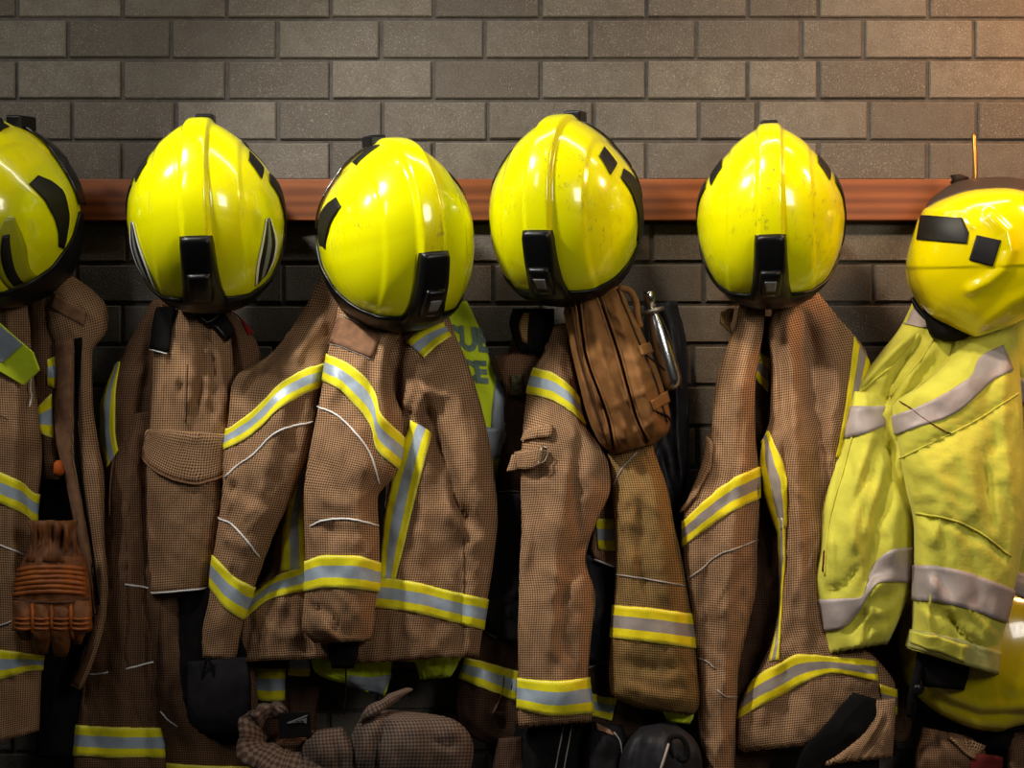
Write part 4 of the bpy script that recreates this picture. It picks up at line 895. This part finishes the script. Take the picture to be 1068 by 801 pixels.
s4.patch('cuff_tab', M['jacket'], [(953, 658), (980, 663), (1007, 673)], [(952, 671), (978, 678), (1004, 689)], off=.006, thick=.003)
s4.line('stitching', M['jacket'], [(939, 478), (965, 465), (990, 453), (1020, 437), (1062, 410)], r=.0015)
s4.line('stitching', M['jacket'], [(955, 535), (990, 541), (1020, 554), (1054, 580)], r=.0015)
s4.line('drawcord', M['edge'], [(939, 419), (950, 426), (960, 434), (978, 446), (993, 453)], r=.0011, off=.002)
y5 = Piece('body', cY, M['jacket'], [(1040, 320, 1120, 310, .10, .03), (1050, 380, 1140, 380, .12, .04), (1058, 440, 1150, 440, .13, .045), (1060, 540, 1150, 540, .13, .05), (1050, 620, 1150, 620, .13, .05), (1045, 670, 1150, 690, .125, .045)], folds=[([(1066, 400), (1066, 560)], -8, 6)])
y5.patch('reflective_band', M['silverwarm'], [(1058, 393), (1075, 396), (1110, 400)], [(1058, 418), (1075, 424), (1110, 430)])
y5.patch('reflective_band', M['silverwarm'], [(1054, 594), (1075, 600), (1110, 606)], [(1052, 618), (1075, 626), (1110, 634)])
Piece('inner_cuff', cY, M['black'], [(955, 672, 1012, 690, .19, .03), (957, 690, 1010, 706, .185, .03), (962, 716, 1006, 720, .18, .024)], wr=.002)
# ------------------------------------------------------------------ the two other helmets
def pxo(pts, c, kk): return [((x - c[0]) * kk, (c[1] - y) * kk) for x, y in pts]
def dense(P, n=160):
    P = list(P) + [P[0]]
    return poly_t(P, n, True)[:-1]
k6 = .00157
c6 = (1022, 268)
o6 = [(947, 276), (949, 262), (956, 238), (962, 222), (974, 211), (990, 204), (1012, 198), (1040, 197), (1068, 203), (1092, 222), (1104, 250), (1104, 285), (1092, 315), (1064, 336), (1040, 347), (1018, 352), (996, 345), (972, 331), (958, 312), (950, 296)]
def disp6(x, z, r, th):
    # raised swept rib right of the stickers and a shallow step below
    X = x / k6 + c6[0]; Y = c6[1] - z / k6
    Q = np.stack([X, Y], -1)
    d1, t1 = dist_poly(Q, [(1028, 228), (1042, 244), (1046, 262), (1040, 280), (1026, 292), (1010, 300)])
    d2, t2 = dist_poly(Q, [(1080, 300), (1050, 314), (1030, 332), (1018, 346)])
    d3, t3 = dist_poly(Q, [(968, 218), (1000, 222), (1010, 236)])
    stepy = -0.0022 * ss(Y, 276, 279) * (r < 1.02)
    return 0.007 * np.exp(-(d1 / 6) ** 2) + 0.005 * np.exp(-(d2 / 7) ** 2) + 0.003 * np.exp(-(d3 / 4) ** 2) + stepy
D6 = Dome(dense(pxo(o6, c6, k6)), .115, .09, .08, .8, disp6)
h6 = thing('fire_helmet', 'golden yellow open-face rescue helmet with dark brim, two square black stickers, above the yellow jacket', 'helmet', tuple(U(c6[0], c6[1], .20)), rot=(math.radians(6), 0, math.radians(-18)))
bpy.context.view_layer.update()
D6.shell('shell', M['helmet_plain'], h6, rmax=1.45)
D6.rungs('side_sticker', M['sticker'], h6, pxo([(963, 223), (961, 236), (959, 248)], c6, k6), pxo([(1002, 229), (1008, 243), (1006, 254)], c6, k6), .0022, .001)
D6.rungs('marker_sticker', M['sticker'], h6, pxo([(1015, 246), (1008, 270)], c6, k6), pxo([(1037, 252), (1030, 277)], c6, k6), .0022, .001)
th = np.linspace(math.radians(-10), math.radians(136), 70)
ex = np.interp(np.degrees(th), [-10, 20, 60, 105, 124, 136], [.04, .12, .19, .19, .10, .0])
V = []
for w in np.linspace(0, 1, 10):
    R = D6.R(th) * (0.98 + ex * w + .02)
    V.append(np.stack([R * np.cos(th), .012 + .075 * w + 0 * th, R * np.sin(th)], -1))
mk('brim', np.concatenate(V), grid_faces(10, 70), M['brim'], h6, solid=.004, soff=0, local=True)
th = np.linspace(math.radians(-148), math.radians(-82), 40)
D6.strip('neck_guard', M['plastic'], h6, 1.0 + .12 * np.abs(np.linspace(-1, 1, 40)), 1.5, th, .006, .006, 10)
ng = Piece('chin_curtain', h6, M['black'], [(962, 322, 1024, 340, .15, .05), (966, 338, 1022, 346, .16, .05), (972, 351, 1012, 354, .155, .045), (982, 356, 1002, 357, .15, .03)], wr=.001, close=True)
mk('strap_clip', *lathe(U(999, 194, .11), (0.2, 0, 1), [(0, .004), (.004, .014), (.010, .012), (.016, .016), (.02, .005)], 14), M['ironhook'], h6)

k7 = .00162; c7 = (1030, 690)
o7 = [(936, 668), (940, 645), (960, 620), (1000, 604), (1040, 602), (1090, 616), (1120, 650), (1126, 700), (1110, 738), (1080, 748), (1066, 749), (1050, 755), (1044, 761), (1022, 761), (1000, 756), (984, 749), (966, 736), (948, 716), (940, 694)]
def disp7(x, z, r, th):
    X = x / k7 + c7[0]; Y = c7[1] - z / k7
    Q = np.stack([X, Y], -1)
    d1, _ = dist_poly(Q, [(955, 706), (968, 722), (990, 734), (1020, 742), (1070, 738)])
    return -.005 * np.exp(-(d1 / 4) ** 2) + .004 * np.exp(-((d1 - 10) / 6) ** 2)
D7 = Dome(dense(pxo(o7, c7, k7)), .095, .09, .08, .75, disp7)
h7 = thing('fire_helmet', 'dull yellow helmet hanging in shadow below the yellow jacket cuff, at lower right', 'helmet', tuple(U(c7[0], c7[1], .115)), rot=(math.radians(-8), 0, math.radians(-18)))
D7.shell('shell', M['helmet_dimmed'], h7, rmax=1.45)
th = np.linspace(math.radians(-150), math.radians(-30), 60)
D7.strip('rim', M['plastic'], h7, 1.02, 1.5, th, .005, .006, 10)
mk('chin_strap', *tube(poly_t([tuple(U(x, y, d)) for x, y, d in ((962, 676, .19), (958, 700, .2), (952, 725, .19), (950, 745, .17))], 20), .008), M['black'], h7)
mk('strap_buckle', *lathe(U(957, 718, .205), (0, -1, 0), [(0, .007), (.004, .010), (.008, .007)], 16), M['plastic'], h7)

# ------------------------------------------------------------------ the low pile
bu = thing('rolled_trousers', 'grey-brown checked fire trousers rolled up with a black label, lying low at centre left', 'trousers', tuple(U(370, 790, .2)))
r1 = Piece('rolled_leg', bu, M['bundle'], [(388, 742, 410, 740, .22, .03), (374, 752, 470, 749, .225, .06), (366, 768, 489, 764, .225, .075), (362, 784, 494, 782, .225, .08), (360, 810, 490, 808, .22, .08), (362, 850, 486, 850, .21, .07)], folds=[([(404, 746), (394, 780), (392, 830)], -9, 5), ([(430, 752), (436, 810)], 6, 14), ([(380, 760), (376, 800)], 6, 8), ([(486, 772), (466, 776), (450, 772)], -7, 4), ([(412, 756), (410, 810)], 6, 5)], wr=.006, close=True)
r2 = Piece('rolled_leg', bu, M['bundle'], [(326, 762, 356, 758, .225, .03), (318, 772, 364, 768, .235, .05), (314, 788, 372, 786, .24, .055), (312, 840, 372, 840, .23, .05)], folds=[([(336, 764), (330, 795)], 7, 6), ([(350, 766), (354, 805)], -7, 4)], wr=.006, close=True)
r4 = Piece('waist_lining', bu, M['brown_dark'], [(282, 764, 328, 762, .19, .03), (270, 778, 334, 776, .195, .045), (266, 795, 340, 795, .2, .05), (266, 850, 340, 850, .2, .05)], folds=[([(284, 778), (300, 772), (326, 775)], 9, 4), ([(280, 790), (300, 784), (322, 788)], -9, 4), ([(290, 768), (286, 790)], 7, 4)], wr=.007, close=True)
rim_ = poly_t([tuple(U(x, y, d)) for x, y, d in ((292, 738, .205), (281, 742, .225), (270, 750, .245), (263, 762, .262), (264, 776, .275), (274, 788, .285), (292, 797, .29), (316, 803, .288), (345, 808, .275))], 60)
rim_ = rim_ + .004 * np.array([[mnoise.noise(Vector(p) * 40), mnoise.noise(Vector(p) * 40 + Vector((9, 0, 0))), mnoise.noise(Vector(p) * 55 + Vector((0, 9, 0)))] for p in rim_])
def ribbon(P, hw, th, n=18, seed=0):
    """a flat folded band of cloth: long side across the wall normal"""
    P = np.asarray(P); T = np.gradient(P, axis=0); T /= np.linalg.norm(T, axis=1, keepdims=True)
    V = []
    for i, p in enumerate(P):
        a = np.cross(T[i], (0.25, 1.0, 0.1)); a /= np.linalg.norm(a); b = np.cross(T[i], a)
        for k in range(n):
            an = 2 * PI * k / n
            q = 1 + .22 * mnoise.noise(Vector(p) * 60 + Vector((math.cos(an), math.sin(an), seed)))
            V.append(p + q * (th[i] * math.cos(an) * a + hw[i] * math.sin(an) * b))
    uv = np.array([[i * .004, math.sin(2 * PI * k / n) * .02] for i in range(len(P)) for k in range(n)])
    f = grid_faces(len(P), n, True) + [tuple(range(n)), tuple((len(P) - 1) * n + k for k in reversed(range(n)))]
    return np.array(V), f, uv
tt = np.linspace(0, 1, 60)
V, F, uv = ribbon(rim_, np.interp(tt, [0, .1, .5, 1], [.02, .034, .04, .045]), np.interp(tt, [0, .3, .7, 1], [.008, .011, .016, .022]))
mk('waistband', V, F, M['bundle'], bu, uvs=uv)
tp = poly_t([tuple(U(x, y, d)) for x, y, d in ((380, 748, .255), (390, 740, .27), (399, 735, .265), (410, 728, .25), (426, 719, .225))], 40)
t4 = np.linspace(0, 1, 40)
V, F, uv = ribbon(tp, np.interp(t4, [0, .3, .6, 1], [.016, .012, .010, .012]), np.interp(t4, [0, .25, .45, .6, .8, 1], [.005, .010, .008, .009, .006, .003]), seed=4)
mk('tie_strap', V, F, M['bundle'], bu, uvs=uv)
lb = slab('label', M['black'], [(290, 744), (323, 742), (325, 769), (291, 771)], .262, .004, bu)
lw = [slab('label_print', M['greyst'], [(299, 754), (321, 745.5), (320.3, 747), (301, 754.6)], .2645, .002, lb, bev=0)]
for i in range(4):
    slab('label_print', M['greyst'], [(301 + 4.2 * i, 754.2 - 1.2 * i), (319.8, 749 + 2.2 * i - i * .6), (319.8, 749.8 + 2.2 * i - i * .6), (301 + 4.2 * i, 755 - 1.2 * i + .4 * i)], .2645, .002, lb, bev=0)

tr2 = thing('dark_trousers', 'black trousers with white stitched stripes, low under the straight taped sleeve', 'trousers', tuple(U(580, 770, .15)))
t1 = Piece('leg', tr2, M['black'], [(540, 735, 612, 735, .11, .03), (536, 765, 622, 765, .12, .04), (532, 800, 626, 800, .12, .045), (530, 840, 626, 840, .12, .045)], folds=[([(560, 740), (556, 820)], 8, 8), ([(606, 740), (612, 820)], -7, 6)], wr=.005)
for dx in (0, 9): t1.line('stripe', M['pipedim'], [(588 + dx, 755), (583 + dx, 780), (578 + dx, 810)], r=.0011)
t2 = Piece('leg', tr2, M['brown_deep'], [(520, 770, 545, 768, .13, .03), (514, 800, 548, 800, .13, .035), (512, 840, 548, 840, .13, .035)], wr=.005)
bt = thing('kit_bag', 'black kit bag with a loop handle, low below the olive tan sleeve', 'bag', tuple(U(680, 780, .2)))
k1 = Piece('bag_body', bt, M['leather'], [(668, 758, 700, 752, .17, .03), (655, 772, 722, 768, .19, .05), (646, 795, 732, 792, .19, .06), (644, 850, 734, 850, .19, .06)], folds=[([(694, 760), (690, 810)], 8, 5), ([(668, 770), (660, 810)], -6, 6)], wr=.005, close=True)
k1.line('edge_piping', M['pipedim'], [(698, 772), (694, 785), (688, 806)], r=.0022)
mk('loop_handle', *tube(poly_t([tuple(U(x, y, .25)) for x, y in ((702, 790), (698, 778), (700, 769), (708, 768), (716, 778), (717, 790), (711, 793), (705, 788))], 40), .0042), M['black'], bt)
bx_ = thing('work_boot', 'charcoal work boot with a pale lace between the black trousers and the kit bag', 'boot', tuple(U(635, 780, .16)))
b3 = Piece('boot_shaft', bx_, M['blackgrey'], [(614, 752, 650, 756, .15, .035), (612, 775, 654, 775, .16, .045), (610, 800, 652, 800, .16, .045), (610, 850, 652, 850, .16, .045)], wr=.004)
b3.line('lace', M['pipedim'], [(640, 764), (646, 772), (649, 790)], r=.0012); 
b3.patch('tongue', M['facing'], [(622, 754), (636, 762)], [(624, 762), (640, 768)], off=.003)
t9 = thing('fire_trousers', 'brown checked fire trousers with a red strap, in the bottom right corner', 'trousers', tuple(U(1010, 790, .15)))
q1 = Piece('leg', t9, M['brown_dark'], [(962, 758, 1012, 768, .10, .035), (956, 780, 1026, 780, .11, .045), (954, 805, 1032, 805, .11, .05), (954, 850, 1034, 850, .11, .05)], folds=[([(978, 765), (992, 786), (1010, 796)], 8, 5)], wr=.005)
q1.patch('pocket_flap', M['brown'], [(988, 772), (1010, 774), (1024, 780)], [(1004, 788), (1008, 790), (1012, 791)], off=.008, thick=.004)
q2 = Piece('leg', t9, M['brown_dark'], [(1046, 762, 1110, 752, .10, .035), (1050, 785, 1120, 780, .11, .045), (1050, 850, 1120, 850, .11, .045)], wr=.005)
q3 = Piece('brace_strap', t9, M['redbrown'], [(1012, 785, 1046, 790, .15, .012), (1008, 800, 1044, 802, .15, .012), (1004, 830, 1042, 830, .15, .012)], wr=.003)
q4 = Piece('waistband', t9, M['black'], [(1010, 752, 1100, 748, .09, .03), (1008, 770, 1100, 768, .1, .035), (1020, 785, 1100, 782, .1, .03)], wr=.004)
cZ = thing('fire_coat', 'deep brown coat edge in shadow between the folded coat hem and the lower helmet', 'coat', tuple(U(945, 700, .06)), tag_coat)
Piece('body', cZ, M['brown_deep'], [(900, 640, 962, 640, .05, .025), (905, 690, 958, 690, .055, .03), (912, 740, 956, 740, .055, .03), (925, 772, 946, 775, .055, .02)], wr=.005)
# ------------------------------------------------------------------ camera and light
cd = bpy.data.cameras.new('camera'); cam = link(bpy.data.objects.new('camera', cd))
cam.location = (0, -D, ZC); cam.rotation_euler = (PI/2, 0, 0)
cd.sensor_width = 36; cd.angle = 2 * math.atan(534 * S / D); cd.clip_start = 0.05
bpy.context.scene.camera = cam

def area(name, loc, tgt, sx, sy, power, col=(1, 1, 1), spread=180):
    l = bpy.data.lights.new(name, 'AREA'); l.shape = 'RECTANGLE'; l.size = sx; l.size_y = sy; l.energy = power; l.color = col; l.spread = math.radians(spread)
    o = link(bpy.data.objects.new(name, l)); o.location = loc
    v = Vector(tgt) - Vector(loc); o.rotation_euler = v.to_track_quat('-Z', 'Y').to_euler()
    return o
def spot(name, loc, tgt, power, ang, col=(1, 1, 1), rad=.12, blend=1.0):
    l = bpy.data.lights.new(name, 'SPOT'); l.energy = power; l.spot_size = math.radians(ang); l.spot_blend = blend; l.shadow_soft_size = rad; l.color = col
    o = link(bpy.data.objects.new(name, l)); o.location = loc
    o.rotation_euler = (Vector(tgt) - Vector(loc)).to_track_quat('-Z', 'Y').to_euler()
    return o
for x, pw, c in ((-0.75, 46, (1.0, 0.96, 0.91)), (-0.05, 130, (1.0, 0.96, 0.90)), (0.74, 78, (1.0, 0.87, 0.68))):
    spot('ceiling_spot', (x - .85, -0.95, 2.45), (x, -0.15, 1.42 + .09 * (abs(x) > .5)), pw, 52, c, rad=.07)
area('wall_graze_fill', (0.28, -0.36, 2.42), (0.25, -0.05, 1.76), 1.5, 0.05, 4.4, (1.0, 0.95, 0.88))  # added grazing light to brighten the wall above the rail
area('window_light', (0.95, -1.75, 1.82), (0.1, -0.1, 1.55), 0.42, 0.52, 10, (1.0, 0.95, 0.88))
area('window_light', (-1.1, -1.9, 2.25), (-0.1, -0.1, 1.5), 0.12, 0.5, 3.2, (0.95, 0.97, 1.0))
area('warm_flare_fill', (1.22, -0.5, 2.12), (0.98, 0.0, 1.75), 0.2, 0.2, 11, (1.0, 0.50, 0.22))  # added light imitating a warm flare at upper right, no lamp there
w = bpy.data.worlds.new('world'); bpy.context.scene.world = w; w.use_nodes = True
bg = w.node_tree.nodes['Background']; bg.inputs[0].default_value = (0.9, 0.85, 0.8, 1); bg.inputs[1].default_value = 0.02
sc = bpy.context.scene
sc.view_settings.view_transform = 'Standard'; sc.view_settings.look = 'None'; sc.view_settings.exposure = 0; sc.view_settings.gamma = 1
sc.view_settings.use_curve_mapping = False
